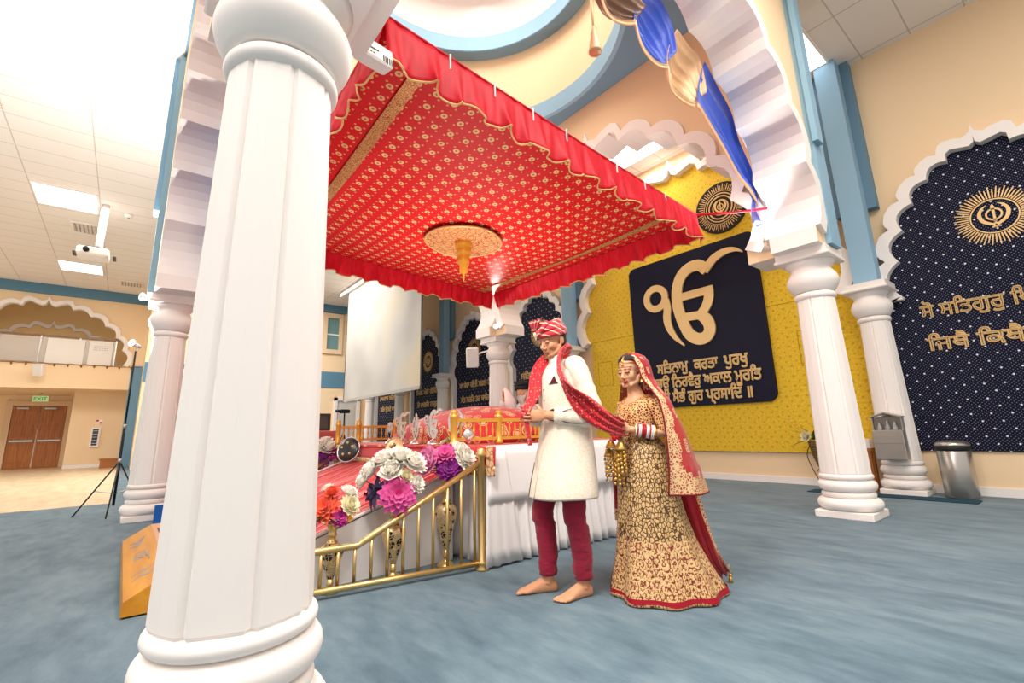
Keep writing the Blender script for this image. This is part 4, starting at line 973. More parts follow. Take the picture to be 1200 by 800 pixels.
def head_parts(mb, T, k=1.0, fem=False):
    """head in its own frame, face towards -Y; T places it"""
    A = lambda p: T @ (Vector(p)*k)
    R3 = T.to_3x3()
    def b(c, r, n=16, m=10): mb.ball(A(c), tuple(x*k for x in r), n, m, T=R3)
    def t(P, r, n=8): mb.tube([A(p) for p in P], [x*k for x in r], n)
    b((0, .012, .032), (.076, .094, .086), 20, 14); b((0, -.024, -.028), (.062 if fem else .064, .066, .086), 18, 12)
    b((0, -.038, -.074), (.042 if fem else .050, .046, .040)); b((0, -.074, -.097), (.017 if fem else .022, .015, .015))
    for s in (-1, 1):
        t([(s*.062, .0, -.04), (s*.054, -.02, -.075), (s*.022, -.07, -.10)], [.016, .020, .015])
        b((s*.034, -.058 if fem else -.060, -.030), (.029, .026, .034) if fem else (.026, .024, .028)); b((s*.031, -.0805, .0), (.0165, .0115, .0105)); b((s*.011, -.098, -.042), (.0095, .010, .0075))
        b((s*.077, .012, -.008), (.009, .021, .031)); b((s*.075, .002, -.03), (.008, .011, .012))
    t([(-.048, -.072, .022), (-.024, -.085, .026), (0, -.086, .022), (.024, -.085, .026), (.048, -.072, .022)], [q*(.62 if fem else 1) for q in (.008, .0105, .009, .0105, .008)])
    t([(0, -.084, .016), (0, -.094, -.008), (0, -.110, -.034), (0, -.106, -.043)], [.0085, .0085, .0125, .010])
    t([(-.024, -.086, -.067), (-.010, -.096, -.064), (0, -.0965, -.0655), (.010, -.096, -.064), (.024, -.086, -.067)], [.003, .0062, .0058, .0062, .003])
    t([(-.021, -.086, -.071), (0, -.096, -.0765), (.021, -.086, -.071)], [.003, .0078, .003])
def local_head(T, k):
    Ti = T.inverted()
    return lambda p: (Ti @ Vector(p))/k
def strip(name, path, sides, hw, mat, parent, ripple=.012, nf=3, thick=.004, cols=14, mats=None, paint=None):
    """narrow length of cloth along a path; sides give its width direction"""
    P = sp3(path, 8); Sd = sp3(sides, 8); n_ = len(P); H_ = [hw[0]+(hw[-1]-hw[0])*i/(n_-1) if len(hw) == 2 else None for i in range(n_)]
    if len(hw) > 2: H_ = [q[0] for q in smooth_path([(a, 0) for a in hw], 8)]
    rings = []
    for i, p in enumerate(P):
        tn = (P[min(i+1, n_-1)]-P[max(i-1, 0)]).normalized(); sd = Sd[min(i, len(Sd)-1)]; sd = (sd-tn*sd.dot(tn)).normalized(); nn = tn.cross(sd)
        rings.append([p+sd*(H_[i]*(2*j/cols-1))+nn*(ripple*sin(2*PI*nf*j/cols+.25*i)) for j in range(cols+1)])
    mb = MB(); mb.loft(rings, caps=False, closed=False, sm=True)
    o = mb.build(name, mats or mat, parent, True, thick=thick)
    if paint:
        for q, pl in enumerate(o.data.polygons): pl.material_index = paint(q//cols/(n_-2), (q % cols)/(cols-1))
    return o

# ---------------------------------------------------------------- groom
IVORY = M('ivory_brocade', srgb('#ecdcc8'), .6, sheen=.3)
g = N(IVORY); g.col(g.ramp(g.noise(g.co((1, 1, 2)), 60, 3), [(.35, srgb('#e3d0b8')), (.6, srgb('#f0e2d0'))])); g.bump(g.noise(g.co((1, 1, .35)), 9, 3), .35, .02)
MAROON = M('maroon_cotton', srgb('#8c1530'), .7, sheen=.2)
g = N(MAROON); g.bump(g.noise(g.co((1, 1, 2.2)), 13, 3), .6, .02)
SCARF = M('red_dotted_scarf', srgb('#c01727'), .6, sheen=.3)
g = N(SCARF); v = g.voro(g.co(), 48, 'F1', .25); g.col(g.mix(g.math('MULTIPLY', g.math('LESS_THAN', v, .26), .8), srgb('#bd1526'), srgb('#e59a78')))
TURB = M('red_striped_turban', srgb('#c2263a'), .6, sheen=.3)
g = N(TURB); o = g.sep(g.co((1, 1, 1), (.35, .25, 0))); w1 = g.math('FRACT', g.math('ADD', g.math('MULTIPLY', o[2], 27), g.math('MULTIPLY', o[0], 5)))
g.col(g.mix(g.math('LESS_THAN', w1, .2), srgb('#c2263a'), srgb('#e9c2a0')))
BURG = M('burgundy_silk', srgb('#5a1628'), .5)

gr = thing('person', 'man in ivory long coat, maroon trousers and red turban, looking down, barefoot', 'person', (-2.29, 2.27, 0), math.radians(-16))
HK = 1.0
HT = Matrix.Translation((0, -.045, 1.595)) @ Matrix.Rotation(math.radians(16), 4, 'Z') @ Matrix.Rotation(math.radians(17), 4, 'X')
mb = MB(); head_parts(mb, HT, HK)
mb.tube([HT @ Vector((0, .025, -.03)), (0, .0, 1.50), (0, .03, 1.41)], [.058, .058, .075], 16)
mb.loft([[(rx*cos(a), cy+ry*sin(a), z) for a in [2*PI*i/24 for i in range(24)]] for z, rx, ry, cy in ((.84, .10, .09, .03), (.90, .16, .115, .03), (1.0, .155, .11, .03), (1.1, .15, .105, .03), (1.22, .165, .115, .025), (1.34, .175, .11, .025), (1.42, .13, .085, .03), (1.45, .07, .06, .03))], sm=True)
ARM_L = [(.165, .03, 1.385), (.205, .06, 1.26), (.245, .085, 1.075), (.17, -.05, 1.075), (.085, -.165, 1.085)]
ARM_R = [(-.165, .03, 1.385), (-.21, .04, 1.26), (-.245, .03, 1.09), (-.16, -.09, 1.07), (-.065, -.195, 1.065)]
for A_ in (ARM_L, ARM_R): mb.tube(A_, [.055, .050, .042, .038, .027], 14)
for s, ank, kn in ((-1, (-.10, -.10, .085), (-.115, -.115, .48)), (1, (.082, .05, .085), (.10, .0, .48))):
    mb.tube([(s*.085, .03, .90), (s*.095, .01, .72), kn, ((kn[0]+ank[0])/2, (kn[1]+ank[1])/2+.015, .29), ank], [.085, .08, .056, .054, .036], 16)
foot(mb, (-.10, -.10, .085), (-.2, -.98, 0), .97, 1); foot(mb, (.082, .05, .085), (.17, -.98, 0), .97, -1)
hand(mb, (.085, -.165, 1.085), (-.62, -.70, .0), (-.6, .5, -.5), (-.1, -.1, 1), 1.0, (.55, .75, .55))
hand(mb, (-.065, -.195, 1.065), (.55, -.80, .02), (.5, .5, .3), (.1, -.1, 1), 1.0, (.5, .8, .6))
lh = local_head(HT, HK)
def paint_m(c):
    p = lh(c)
    if abs(p.x) < .024 and p.y < -.083 and -.082 < p.z < -.058: return 2
    if p.z > .3 or p.z < -.16: return 0
    if p.y < -.04 and .030 < p.z+.10*max(0, abs(p.x)-.03) < .040 and .010 < abs(p.x) < .052: return 3
    if (p.z < -.045 and p.y < .0 and p.z > -.12) and not (abs(p.x) < .026 and -.058 < p.z): return 1
    return 0
fuse('body', mb, [SKIN_M, STUB, LIP_M, BROW], gr, .0036, 3, paint_m)
def on_head(name, mb, mat, par, T): # geometry given in head frame
    mb.v = [tuple(T @ Vector(p)) for p in mb.v]; return mb.build(name, mat, par, True)
mb = MB()
for s in (-1, 1): mb.tube([(s*.016, -.0915, -.004), (s*.031, -.0935, -.0075), (s*.046, -.0855, -.004)], [.0014, .0024, .0014], 6)
on_head('eyelashes', mb, BROW, gr, HT)
mb = MB(); mb.loft([[(.079*q*cos(a), .016+.097*q*sin(a), z) for a in [PI*(-.03)+PI*1.06*i/20 for i in range(21)]] for z, q in ((-.075, .70), (-.06, .86), (-.03, .97), (.01, 1.02), (.05, 1.04))], caps=False, closed=False, sm=True)
h_ = on_head('hair', mb, BROW, gr, HT); md = h_.modifiers.new('t', 'SOLIDIFY'); md.thickness = .008
# turban: crown, wrapped folds, plume and brooch
TU = MB(); TU.ball((0, .012, .062), (.088, .106, .062), 24, 12)
tb = on_head('turban_crown', TU, M('khaki_crown_cloth', srgb('#8d7a52'), .8), gr, HT)
for i in range(6):
    mbw = MB(); tilt = (-1)**i*.16+.12; zc = .040+.0155*i; rx = .092-.0015*i*i*.5; ry = .110-.0018*i*i*.5
    P = [(rx*cos(a), .008+ry*sin(a), zc+tilt*.055*sin(a)*-1+.006*sin(2*a+i)) for a in [2*PI*j/30 for j in range(31)]]
    mbw.tube(P, [.0165]*31, 10, flat=.62); on_head('turban_fold', mbw, TURB, gr, HT)
mbw = MB(); mbw.tube([(.065, -.06, .135), (.03, -.105, .085), (-.01, -.112, .045)], [.012, .016, .012], 8); on_head('turban_fold', mbw, TURB, gr, HT)
mbw = MB(); mbw.loft([[(-.035+.010*j*(t*1.6+.3)-.03, -.098-.012*t+.006*(j % 2), .085+.075*t+.006*(j % 2)) for j in range(8)] for t in (0, .35, .7, 1)], caps=False, closed=False)
pl = on_head('plume', mbw, TURB, gr, HT); pl.modifiers.new('t', 'SOLIDIFY').thickness = .004
mbw = MB(); mbw.ball((-.03, -.116, .062), (.014, .006, .022), 12, 8); mbw.ball((-.03, -.117, .038), (.006, .005, .010), 8, 6); on_head('brooch', mbw, M('pearl_gold', srgb('#ead9b8'), .3, .5), gr, HT)
# trousers
for s, ank, kn in ((-1, (-.10, -.095, .10), (-.115, -.115, .48)), (1, (.082, .055, .10), (.10, .0, .48))):
    A_ = Vector((s*.085, .03, .90)); K_ = Vector(kn); B_ = Vector(ank); rings = []
    for i in range(45):
        t = i/44; p = A_.lerp(K_, t/.52) if t < .52 else K_.lerp(B_, (t-.52)/.48)
        r = .098-.026*min(1, t/.5)-.014*max(0, (t-.5)/.5)
        row = []
        for j in range(24):
            a = 2*PI*j/24; w = 1+(.035+.05*t)*noise.noise(Vector((cos(a)*1.6, sin(a)*1.6, t*(9+16*t)+s*5)))+(.05*sin(t*110+sin(a)*2.5) if t > .84 else 0)
            row.append((p.x+r*w*cos(a), p.y+(.012 if .6 < t < .9 else 0)+r*w*sin(a), p.z))
        rings.append(row)
    MB().loft(rings, sm=True).build('trouser_leg', MAROON, gr, True)
# long coat
prof = [(.565, .252, .205, -.02), (.66, .245, .195, -.01), (.78, .228, .178, .005), (.90, .205, .158, .02), (1.0, .190, .146, .022), (1.08, .185, .142, .022), (1.18, .192, .146, .02), (1.28, .200, .146, .018), (1.35, .198, .136, .02), (1.395, .182, .118, .025), (1.43, .125, .092, .03), (1.455, .088, .078, .02)]
rings = []; nn_ = 56
for i, (z, rx, ry, cy) in enumerate(prof):
    row = []
    for j in range(nn_):
        a = 2*PI*j/nn_; k = max(0, (1.0-z)/.45); w = 1+.018*k*sin(5*a+.6)+.012*noise.noise(Vector((cos(a)*2, sin(a)*2, z*7)))
        e = .86; x = math.copysign(abs(cos(a))**e, cos(a)); y = math.copysign(abs(sin(a))**e, sin(a))
        row.append((rx*w*x, cy+ry*w*y, z+.01*k*cos(a)))
    rings.append(row)
co_ = MB().loft(rings, caps=False, sm=True).build('coat', IVORY, gr, True, thick=.008, sub=1)
MB().loft([[(q*cos(a), .006+q*.92*sin(a)-y_, z-.012*sin(a)*-1) for a in [2*PI*j/28 for j in range(28)]] for q, z, y_ in ((.083, 1.44, 0), (.074, 1.462, .004), (.068, 1.488, .012))], caps=False, sm=True).build('collar', IVORY, co_, True, thick=.006)
for nm, A_, r_ in (('sleeve', ARM_L, None), ('sleeve', ARM_R, None)):
    P = sp3([(A_[0][0]*.72, .03, 1.375)]+A_, 8)[:-4]; n_ = len(P); R = [.080-.030*i/(n_-1)+.0035*sin(i*1.9)*(1 if 14 < i < 32 else .3) for i in range(n_)]; R[0] = .06; R[1:8] = [.066+.002*i for i in range(7)]
    MB().tube(P, R, 18).build(nm, IVORY, gr, True)
PIPE = M('dark_piping', srgb('#4a2a2a'), .6)
# coat details: front edge, slit, pocket square, elbow piping, buttons
def coat_pt(z, ax_, out=.006):
    """point on the coat's front at height z, x = ax_"""
    for (z0, *p0), (z1, *p1) in zip(prof, prof[1:]):
        if z0 <= z <= z1: break
    t = (z-z0)/(z1-z0); rx, ry, cy = [p0[i]+(p1[i]-p0[i])*t for i in range(3)]
    c = min(.99, abs(ax_)/rx)**(1/.86); s = math.sqrt(1-c*c)
    return Vector((ax_, cy-ry*s**.86-out, z))
MB().tube([coat_pt(z, .0, .003) for z in [.57+.04*i for i in range(22)]], .0022, 5).build('front_edge', M('ivory_shadow_edge', srgb('#cbb598'), .7), co_, True)
MB().tube([coat_pt(.575+.03*i, -.10, .004) for i in range(8)], .003, 5).build('hem_slit', PIPE, co_, True)
for z in (1.40, 1.33, 1.26, 1.19, 1.12): mb = MB(); mb.ball(coat_pt(z, .012, .004), (.009, .006, .009), 10, 6); mb.build('button', M('ivory_button', srgb('#d6c3a4'), .4), co_, True)
MB().tube([coat_pt(1.285, .075, .004), coat_pt(1.287, .11, .004), coat_pt(1.287, .145, .004)], .0035, 6).build('pocket', PIPE, co_, True)
a_, b_, c_ = coat_pt(1.29, .085, .006), coat_pt(1.29, .140, .006), coat_pt(1.335, .115, .008)
MB().add([a_, b_, c_, a_+Vector((0, .008, 0)), b_+Vector((0, .008, 0)), c_+Vector((0, .008, 0))], [(0, 1, 2), (5, 4, 3), (0, 3, 4, 1), (1, 4, 5, 2), (2, 5, 3, 0)]).build('pocket_square', BURG, co_, True)
q = [Vector(p) for p in ((.226, -.0, 1.125), (.185, -.07, 1.11), (.150, -.10, 1.085), (.165, -.085, 1.045), (.215, -.03, 1.03), (.262, .04, 1.03))]
MB().tube(sp3([p+Vector((.022, -.012, 0)) for p in q], 6), .003, 5).build('elbow_piping', PIPE, gr, True)
bg = MB().tube([(.118, -.125, 1.12), (.150, -.108, 1.09), (.118, -.125, 1.05), (.086, -.150, 1.06), (.085, -.152, 1.10), (.118, -.125, 1.12)], .006, 6); bg.build('wrist_strap', BLACK, gr, True)
for (p, u, n) in []: pass
# scarf: right strand down to the hands with a hanging end, left strand over the shoulder back to the bride
sc_ = thing('scarf', 'red dotted wedding scarf over the man\'s shoulders, its end held by the bride', 'scarf', (-2.29, 2.27, 0), math.radians(-16))
strip('front_strand', [(.02, .07, 1.50), (-.065, .03, 1.515), (-.085, -.06, 1.465), (-.085, -.135, 1.36), (-.06, -.175, 1.24), (-.02, -.235, 1.13), (.0, -.262, 1.06)], [(0, .4, 1), (-.3, .1, 1), (-1, -.4, .5), (-1, -.2, .2), (-1, -.3, .2), (-.9, -.2, 0), (-.8, .2, 0)], [.045, .05, .055, .06, .06, .05, .03], SCARF, sc_, .010, 2)
strip('hanging_end', [(.0, -.268, 1.07), (.005, -.255, .99), (.012, -.245, .90)], [(-.9, .3, 0), (-.9, .3, 0), (-.9, .3, 0)], [.028, .035, .045], SCARF, sc_, .012, 2)
strip('knot', [(-.05, -.262, 1.10), (-.01, -.292, 1.105), (.03, -.275, 1.085)], [(0, 0, 1)]*3, [.03, .045, .03], SCARF, sc_, .010, 2)
BH = Vector((.285, .31, .985))   # where the bride holds the end, in the scarf's frame
strip('shoulder_strand', [(.02, .07, 1.505), (.075, .03, 1.515), (.125, -.06, 1.455), (.175, -.10, 1.36), (.245, -.085, 1.25), (.312, .0, 1.12), (.345, .13, 1.03), BH], [(0, .4, 1), (.3, .1, 1), (.9, -.5, .5), (.8, -.4, .5), (.5, -.5, .75), (.2, -.2, 1), (.1, 0, 1), (.1, 0, 1)], [.045, .05, .06, .07, .075, .07, .06, .045], SCARF, sc_, .012, 3)

# ---------------------------------------------------------------- bride
LEH = M('gold_embroidered_skirt', srgb('#b98d5c'), .5, .1)
g = N(LEH); o = g.sep(g.co()); c0 = g.co((1, 1, .62))
v1 = g.voro(c0, 58, 'DISTANCE_TO_EDGE', .75); v2 = g.voro(g.co(), 20, 'F1', .6); v3 = g.voro(g.co(), 70, 'DISTANCE_TO_EDGE')
a1 = g.math('LESS_THAN', v1, .10); rings_ = g.math('LESS_THAN', g.math('ABSOLUTE', g.math('SUBTRACT', g.math('FRACT', g.math('MULTIPLY', v2, 2.6)), .5)), .13)
low = g.math('LESS_THAN', o[2], .34)
gold = g.mix(g.math('GREATER_THAN', v3, .12), srgb('#d9b37c'), srgb('#c49a62'))
cu = g.mix(a1, gold, srgb('#54361f')); cl = g.mix(rings_, g.mix(a1, gold, srgb('#7a241f')), srgb('#dcb680'))
g.col(g.mix(low, cu, cl)); g.bump(v1, .5, .008)
CHOLI = M('maroon_gold_blouse', srgb('#6d1420'), .55)
g = N(CHOLI); v1 = g.voro(g.co(), 62, 'DISTANCE_TO_EDGE', .8); v2 = g.voro(g.co(), 28, 'F1', .8)
g.col(g.mix(g.math('LESS_THAN', v1, .13), g.mix(g.math('LESS_THAN', v2, .2), srgb('#6d1420'), srgb('#c99c60')), srgb('#d2a66c')))
VEIL = M('sheer_red_net', srgb('#c8102a'), .5, alpha=.66, sheen=.3)
VEILM = M('sheer_red_net_dense', srgb('#a80d22'), .5, alpha=.93, sheen=.3)
g = N(VEIL); v = g.voro(g.co(), 26, 'F1', .3); dd = g.math('LESS_THAN', v, .085); g.col(g.mix(dd, srgb('#c8102a'), srgb('#e8bd78'))); g.put(g.b.inputs['Alpha'], g.math('MAXIMUM', g.math('MULTIPLY', dd, .95), .66))
VGOLD = M('scalloped_gold_border', srgb('#d6a873'), .5, .15)
g = N(VGOLD); v = g.voro(g.co(), 58, 'DISTANCE_TO_EDGE', .8); v2 = g.voro(g.co(), 60, 'F1'); g.col(g.mix(g.math('LESS_THAN', v, .14), g.mix(g.math('LESS_THAN', v2, .3), srgb('#a8473a'), srgb('#c98c5a')), srgb('#e3bf8e')))
VMAR = M('maroon_piping', srgb('#7a1020'), .5)
br = thing('person', 'bride in gold embroidered skirt under a sheer red veil, eyes lowered, hands clasped', 'person', (-1.95, 2.62, 0), math.radians(-10))
BT = Matrix.Translation((.005, -.025, 1.365)) @ Matrix.Rotation(math.radians(14), 4, 'Z') @ Matrix.Rotation(math.radians(10), 4, 'X')
BK = .93
mb = MB(); head_parts(mb, BT, BK, True)
mb.tube([BT @ Vector((0, .02, -.03)), (0, .0, 1.25), (0, .02, 1.17)], [.046, .044, .062], 14)
mb.loft([[(rx*cos(a), cy+ry*sin(a), z) for a in [2*PI*i/24 for i in range(24)]] for z, rx, ry, cy in ((.78, .14, .11, .03), (.84, .145, .11, .03), (.93, .115, .09, .02), (1.0, .125, .10, .01), (1.07, .135, .11, .0), (1.13, .13, .09, .015), (1.18, .09, .065, .02), (1.20, .055, .05, .02))], sm=True)
BL = [(.125, .02, 1.15), (.17, .04, 1.06), (.195, .035, .955), (.14, -.055, .965), (.075, -.135, .985)]
BR = [(-.125, .02, 1.15), (-.17, .03, 1.06), (-.19, .02, .965), (-.13, -.07, .985), (-.055, -.14, 1.0)]
for A_ in (BL, BR): mb.tube(A_, [.040, .038, .032, .029, .020], 12)
for s in (-1, 1): mb.tube([(s*.07, .03, .82), (s*.08, .02, .42), (s*.085, .03, .08)], [.085, .055, .035], 12); foot(mb, (s*.085, .03, .08), (s*.12, -1, 0), .86)
hand(mb, (.075, -.135, .985), (-.80, -.50, .12), (-.2, .8, .2), (0, -.2, 1), .86, (.35, .5, .35))
hand(mb, (-.055, -.14, 1.0), (.45, -.75, .1), (.4, .6, -.2), (.1, 0, 1), .86, (.4, .6, .4))
lb = local_head(BT, BK)
def paint_f(c):
    p = lb(c)
    if abs(p.x) < .022 and p.y < -.084 and -.084 < p.z < -.059: return 1
    if p.y < -.04 and .029 < p.z+.16*max(0, abs(p.x)-.028) < .0365 and .010 < abs(p.x) < .054 and p.z < .1: return 2
    if p.y < -.060 and .002 < p.z < .013 and .012 < abs(p.x) < .052: return 3
    return 0
fuse('body', mb, [SKIN_F, LIP_F, BROW, M('eye_shadow', srgb('#b57f62'), .5)], br, .0045, 3, paint_f)
mb = MB()
for s in (-1, 1): mb.tube([(s*.013, -.0915, -.003), (s*.031, -.0940, -.007), (s*.050, -.0845, .000)], [.0020, .0042, .0020], 6)
mb.v = [tuple(Vector(p)*BK) for p in mb.v]; on_head('eyelashes', mb, BROW, br, BT)
mb = MB(); mb.loft([[(.081*q*cos(a), .018+.1*q*sin(a)*(1 if sin(a) > 0 else 1.0), z) for a in [-PI*.08+PI*1.16*i/28 for i in range(29)]] for z, q in ((-.12, .6), (-.09, .85), (-.05, .98), (0, 1.02), (.04, 1.03))]+[[(.081*q*cos(a), .016+.1*q*sin(a), z) for a in [-PI*.22+PI*1.44*i/28 for i in range(29)]] for z, q in ((.075, .97),)]+[[(.081*q*cos(a), .014+.1*q*sin(a), z) for a in [-PI*.44+PI*1.88*i/28 for i in range(29)]] for z, q in ((.088, .93), (.100, .82), (.113, .62), (.123, .3))], caps=False, closed=False, sm=True)
mb.v = [tuple(Vector(p)*BK) for p in mb.v]; h_ = on_head('hair', mb, BROW, br, BT); h_.modifiers.new('t', 'SOLIDIFY').thickness = .010
JEW = M('gold_jewellery', srgb('#dcae5c'), .3, .8)
def jew(nm, fn): mb = MB(); fn(mb); mb.v = [tuple(Vector(p)*BK) for p in mb.v]; on_head(nm, mb, JEW, br, BT)
jew('forehead_ornament', lambda m: (m.tube([(0, -.05, .112), (0, -.078, .085), (0, -.089, .06)], .003, 6), m.ball((0, -.0915, .052), (.010, .004, .012), 10, 6), m.tube([(-.07, -.035, .055), (-.03, -.078, .068), (0, -.087, .072), (.03, -.078, .068), (.07, -.035, .055)], .0025, 6)))
jew('nose_ring', lambda m: (m.tube([(.012+.013*cos(a), -.106+.002*cos(a)-.010*abs(sin(a)), -.052+.014*sin(a)) for a in [2*PI*i/16 for i in range(17)]], .0014, 5), m.tube([(.022, -.104, -.05), (.05, -.07, -.03), (.072, -.01, -.01)], .0012, 5)))
for s in (-1, 1): jew('earring', lambda m: (m.ball((s*.079, .0, -.045), (.008, .010, .012), 10, 6), m.lathe([(.003, -.06), (.016, -.085), (.018, -.09), (.003, -.092)], (s*.08, .0, 0), 12), m.tube([(s*.08, 0, -.05), (s*.08, 0, -.065)], .003, 5)))
mb = MB()
for k in range(3):
    rr = .062+.018*k; mb.tube([(rr*1.05*sin(a), .012-(.055+.026*k)*cos(a)*(1 if cos(a) > 0 else .7), 1.195-.035*k*max(0, cos(a))-.03*max(0, cos(a))) for a in [2*PI*i/32 for i in range(33)]], .005, 6)
for i in range(9): a = -1.0+.25*i; mb.ball((.105*sin(a), .0-.108*cos(a), 1.075+.02*abs(a)), (.011, .007, .014), 8, 6)
mb.build('necklace', JEW, br, True)
# blouse, skirt
mb = MB(); mb.loft([[(rx*cos(a), cy+ry*sin(a), z+dz*max(0, -sin(a))**3) for a in [2*PI*i/32 for i in range(32)]] for z, rx, ry, cy, dz in ((.86, .150, .118, .03, 0), (.93, .126, .102, .02, 0), (1.0, .134, .110, .01, 0), (1.07, .146, .118, .0, 0), (1.12, .148, .108, .01, 0), (1.165, .13, .083, .018, -.02), (1.19, .085, .066, .022, -.035))], caps=False, sm=True)
mb.build('blouse', CHOLI, br, True, thick=.006)
for A_ in (BL, BR): MB().tube(sp3(A_, 6)[:13], [.050-.001*i for i in range(13)], 14).build('blouse_sleeve', CHOLI, br, True)
rings = []; SK = [(.945, .118, .095, .02), (.88, .155, .130, .03), (.75, .180, .155, .03), (.60, .195, .175, .035), (.45, .208, .20, .045), (.30, .232, .235, .06), (.18, .262, .275, .08), (.08, .292, .315, .095), (.022, .312, .338, .105), (.006, .318, .345, .108)]
for z, rx, ry, cy in SK:
    k = max(0, (.85-z)/.85)
    rings.append([(rx*(1+.055*k*sin(9*a+.7)+.03*k*sin(4*a))*cos(a)+.02*k, cy+ry*(1+.055*k*sin(9*a+.7)+.03*k*sin(4*a))*sin(a)+(.06*k*k*max(0, sin(a-.3))), z) for a in [2*PI*i/90 for i in range(90)]])
sk_ = MB().loft(rings, caps=False, sm=True).build('skirt', LEH, br, True, thick=.008)
MB().loft([[(x*1.008, y*1.008, z) for x, y, z in [(p[0], p[1], p[2]) for p in rr]] for rr in ([(p[0], p[1], .045) for p in rings[-2]], [(p[0], p[1], .006) for p in rings[-1]])], caps=False, sm=True).build('hem_band', M('red_hem_satin', srgb('#a5182a'), .5), sk_, True)
# bangles: white and red stacks on both forearms
WB = M('ivory_bangle', srgb('#efe3dc'), .3); RB_ = M('red_bangle', srgb('#b0182a'), .3)
for A_ in (BL, BR):
    p0, p1 = Vector(A_[2]).lerp(Vector(A_[3]), .55), Vector(A_[4]); d = (p1-p0)
    for i in range(14):
        t = i/14; p = p0+d*t*.86; dr = d.normalized(); mb = MB(); u = dr.cross(Vector((0, 0, 1))).normalized(); v = dr.cross(u); rr = .042-.009*t
        mb.tube([p+u*rr*cos(a)+v*rr*sin(a) for a in [2*PI*j/18 for j in range(19)]], .0042, 6); mb.build('bangle', (RB_ if (5 < i < 9) else JEW if i in (0, 13) else WB if i not in (3, 11) else RB_), br, True)
# golden dangling wrist ornaments
def kalira(x, y, z, L, nm='wrist_ornament'):
    mb = MB(); mb.tube([(x, y, z), (x, y, z-.05)], .002, 5)
    mb.lathe([(.004, -.03), (.020, -.045), (.034, -.075), (.036, -.085), (.030, -.083), (.003, -.06)], (x, y, z), 16)
    for i in range(9):
        a = 2*PI*i/9; xx, yy = x+.028*cos(a), y+.028*sin(a)
        for j in range(4):
            mb.ball((xx+.004*sin(i*3+j), yy, z-.10-.026*j-L*.02*(i % 3)), (.009, .009, .011), 7, 5)
        mb.tube([(xx, yy, z-.085), (xx, yy, z-.20)], .0012, 4)
    mb.build(nm, JEW, br, True)
for x, y, z, L in ((.035, -.185, .945, 1), (-.03, -.205, .955, 1.3), (.0, -.18, .895, 1.6), (-.07, -.19, .90, 1.2)): kalira(x, y, z, L)
mb = MB(); mb.tube([(-.03, -.20, .955), (.02, -.19, .93), (.05, -.18, .96)], .009, 6); mb.ball((.0, -.20, .93), (.02, .015, .018)); mb.build('thread_wrap', RED, br, True)
# veil
vt = thing('veil', 'sheer red bridal veil with a scalloped gold border, draped from the bride\'s head', 'veil', (-1.95, 2.62, 0), math.radians(-10))
VR = [(1.487, 0, .0, .012, .012, 178, 178), (1.482, 0, .004, .045, .045, 170, 170), (1.462, 0, .008, .078, .085, 146, 146), (1.43, 0, .012, .094, .108, 126, 126), (1.38, 0, .016, .104, .120, 114, 116), (1.31, .0, .024, .112, .126, 108, 112), (1.235, .01, .035, .150, .140, 104, 106),
      (1.16, .02, .045, .195, .160, 103, 104), (1.07, .02, .055, .222, .185, 104, 106), (.95, .02, .08, .240, .220, 106, 110), (.80, .02, .10, .25, .265, 106, 112), (.68, .02, .122, .258, .300, 106, 116), (.575, .02, .14, .262, .325, 106, 120)]
rows = []; NV = 90; RS = 5
VRs = [VR[0]]
for i in range(len(VR)-1):
    for k in range(1, RS+1):
        t = k/RS; VRs.append(tuple(a+(b-a)*t for a, b in zip(VR[i], VR[i+1])))
for i, (z, cx, cy, rx, ry, fr_, fl_) in enumerate(VRs):
    row = []; k = max(0, (1.25-z)/.7)
    for j in range(NV+1):
        u = j/NV; a = math.radians(-fr_+(fr_+fl_)*u); w = 1+.05*k*sin(15*u+2)+.035*k*sin(31*u)
        drop = .035*k*sin(PI*u)*(-1 if z < .7 else 0)+(.045*max(0, u-.72)/.28*k if z < .9 else 0)
        row.append((cx+rx*w*sin(a), cy+ry*w*cos(a), z+(.06*k*max(0, .55-abs(u-.5))*(1 if z < .75 else 0))+drop*.4))
    rows.append(row)
mbv = MB(); mbv.loft(rows, caps=False, closed=False, sm=True)
NR = len(rows)-1
for q in range(len(mbv.f)):
    r, c = divmod(q, NV); u = c/(NV-1); v = r/NR
    sc = abs(sin(v*26))*.5+.5
    edge = .050+.045*sc if v > .16 else .035
    if u > 1-edge*(1.0 if v > .5 else .9): mbv.m[q] = 1
    elif v > .93-.035*abs(sin(u*30)) and u > .35: mbv.m[q] = 1
    elif u < .05: mbv.m[q] = 1 if v < .5 else 2
    elif u > .80 and abs(((v*7) % 1)-.5) < .17 and abs(u-.85) < .022: mbv.m[q] = 1
    elif u < .35 or (v > .12 and v < .3): mbv.m[q] = 2
vl = mbv.build('drape', [VEIL, VGOLD, VEILM], vt, True)
MB().tube([Vector(r[-1]) for r in rows[3:]], .005, 6).tube([Vector(p) for p in rows[-1][30:]], .005, 6).build('edge_piping', VMAR, vl, True)
strip('right_end', [(-.215, -.0, .80), (-.225, -.02, .66), (-.215, -.03, .52), (-.20, -.045, .40)], [(.8, -.6, 0)]*4, [.06, .065, .055, .05], None, vt, .016, 2, .004, 14, [VEILM, VGOLD], lambda v, u: 1 if v > .82 else 0)
strip('trailing_end', [(.06, .27, .66), (.10, .31, .48), (.125, .37, .30), (.13, .45, .15), (.12, .55, .05)], [(.6, .6, .3)]*5, [.10, .075, .055, .045, .035], None, vt, .014, 2, .004, 14, [VEILM, VGOLD], lambda v, u: 1 if u > .85 else 0)
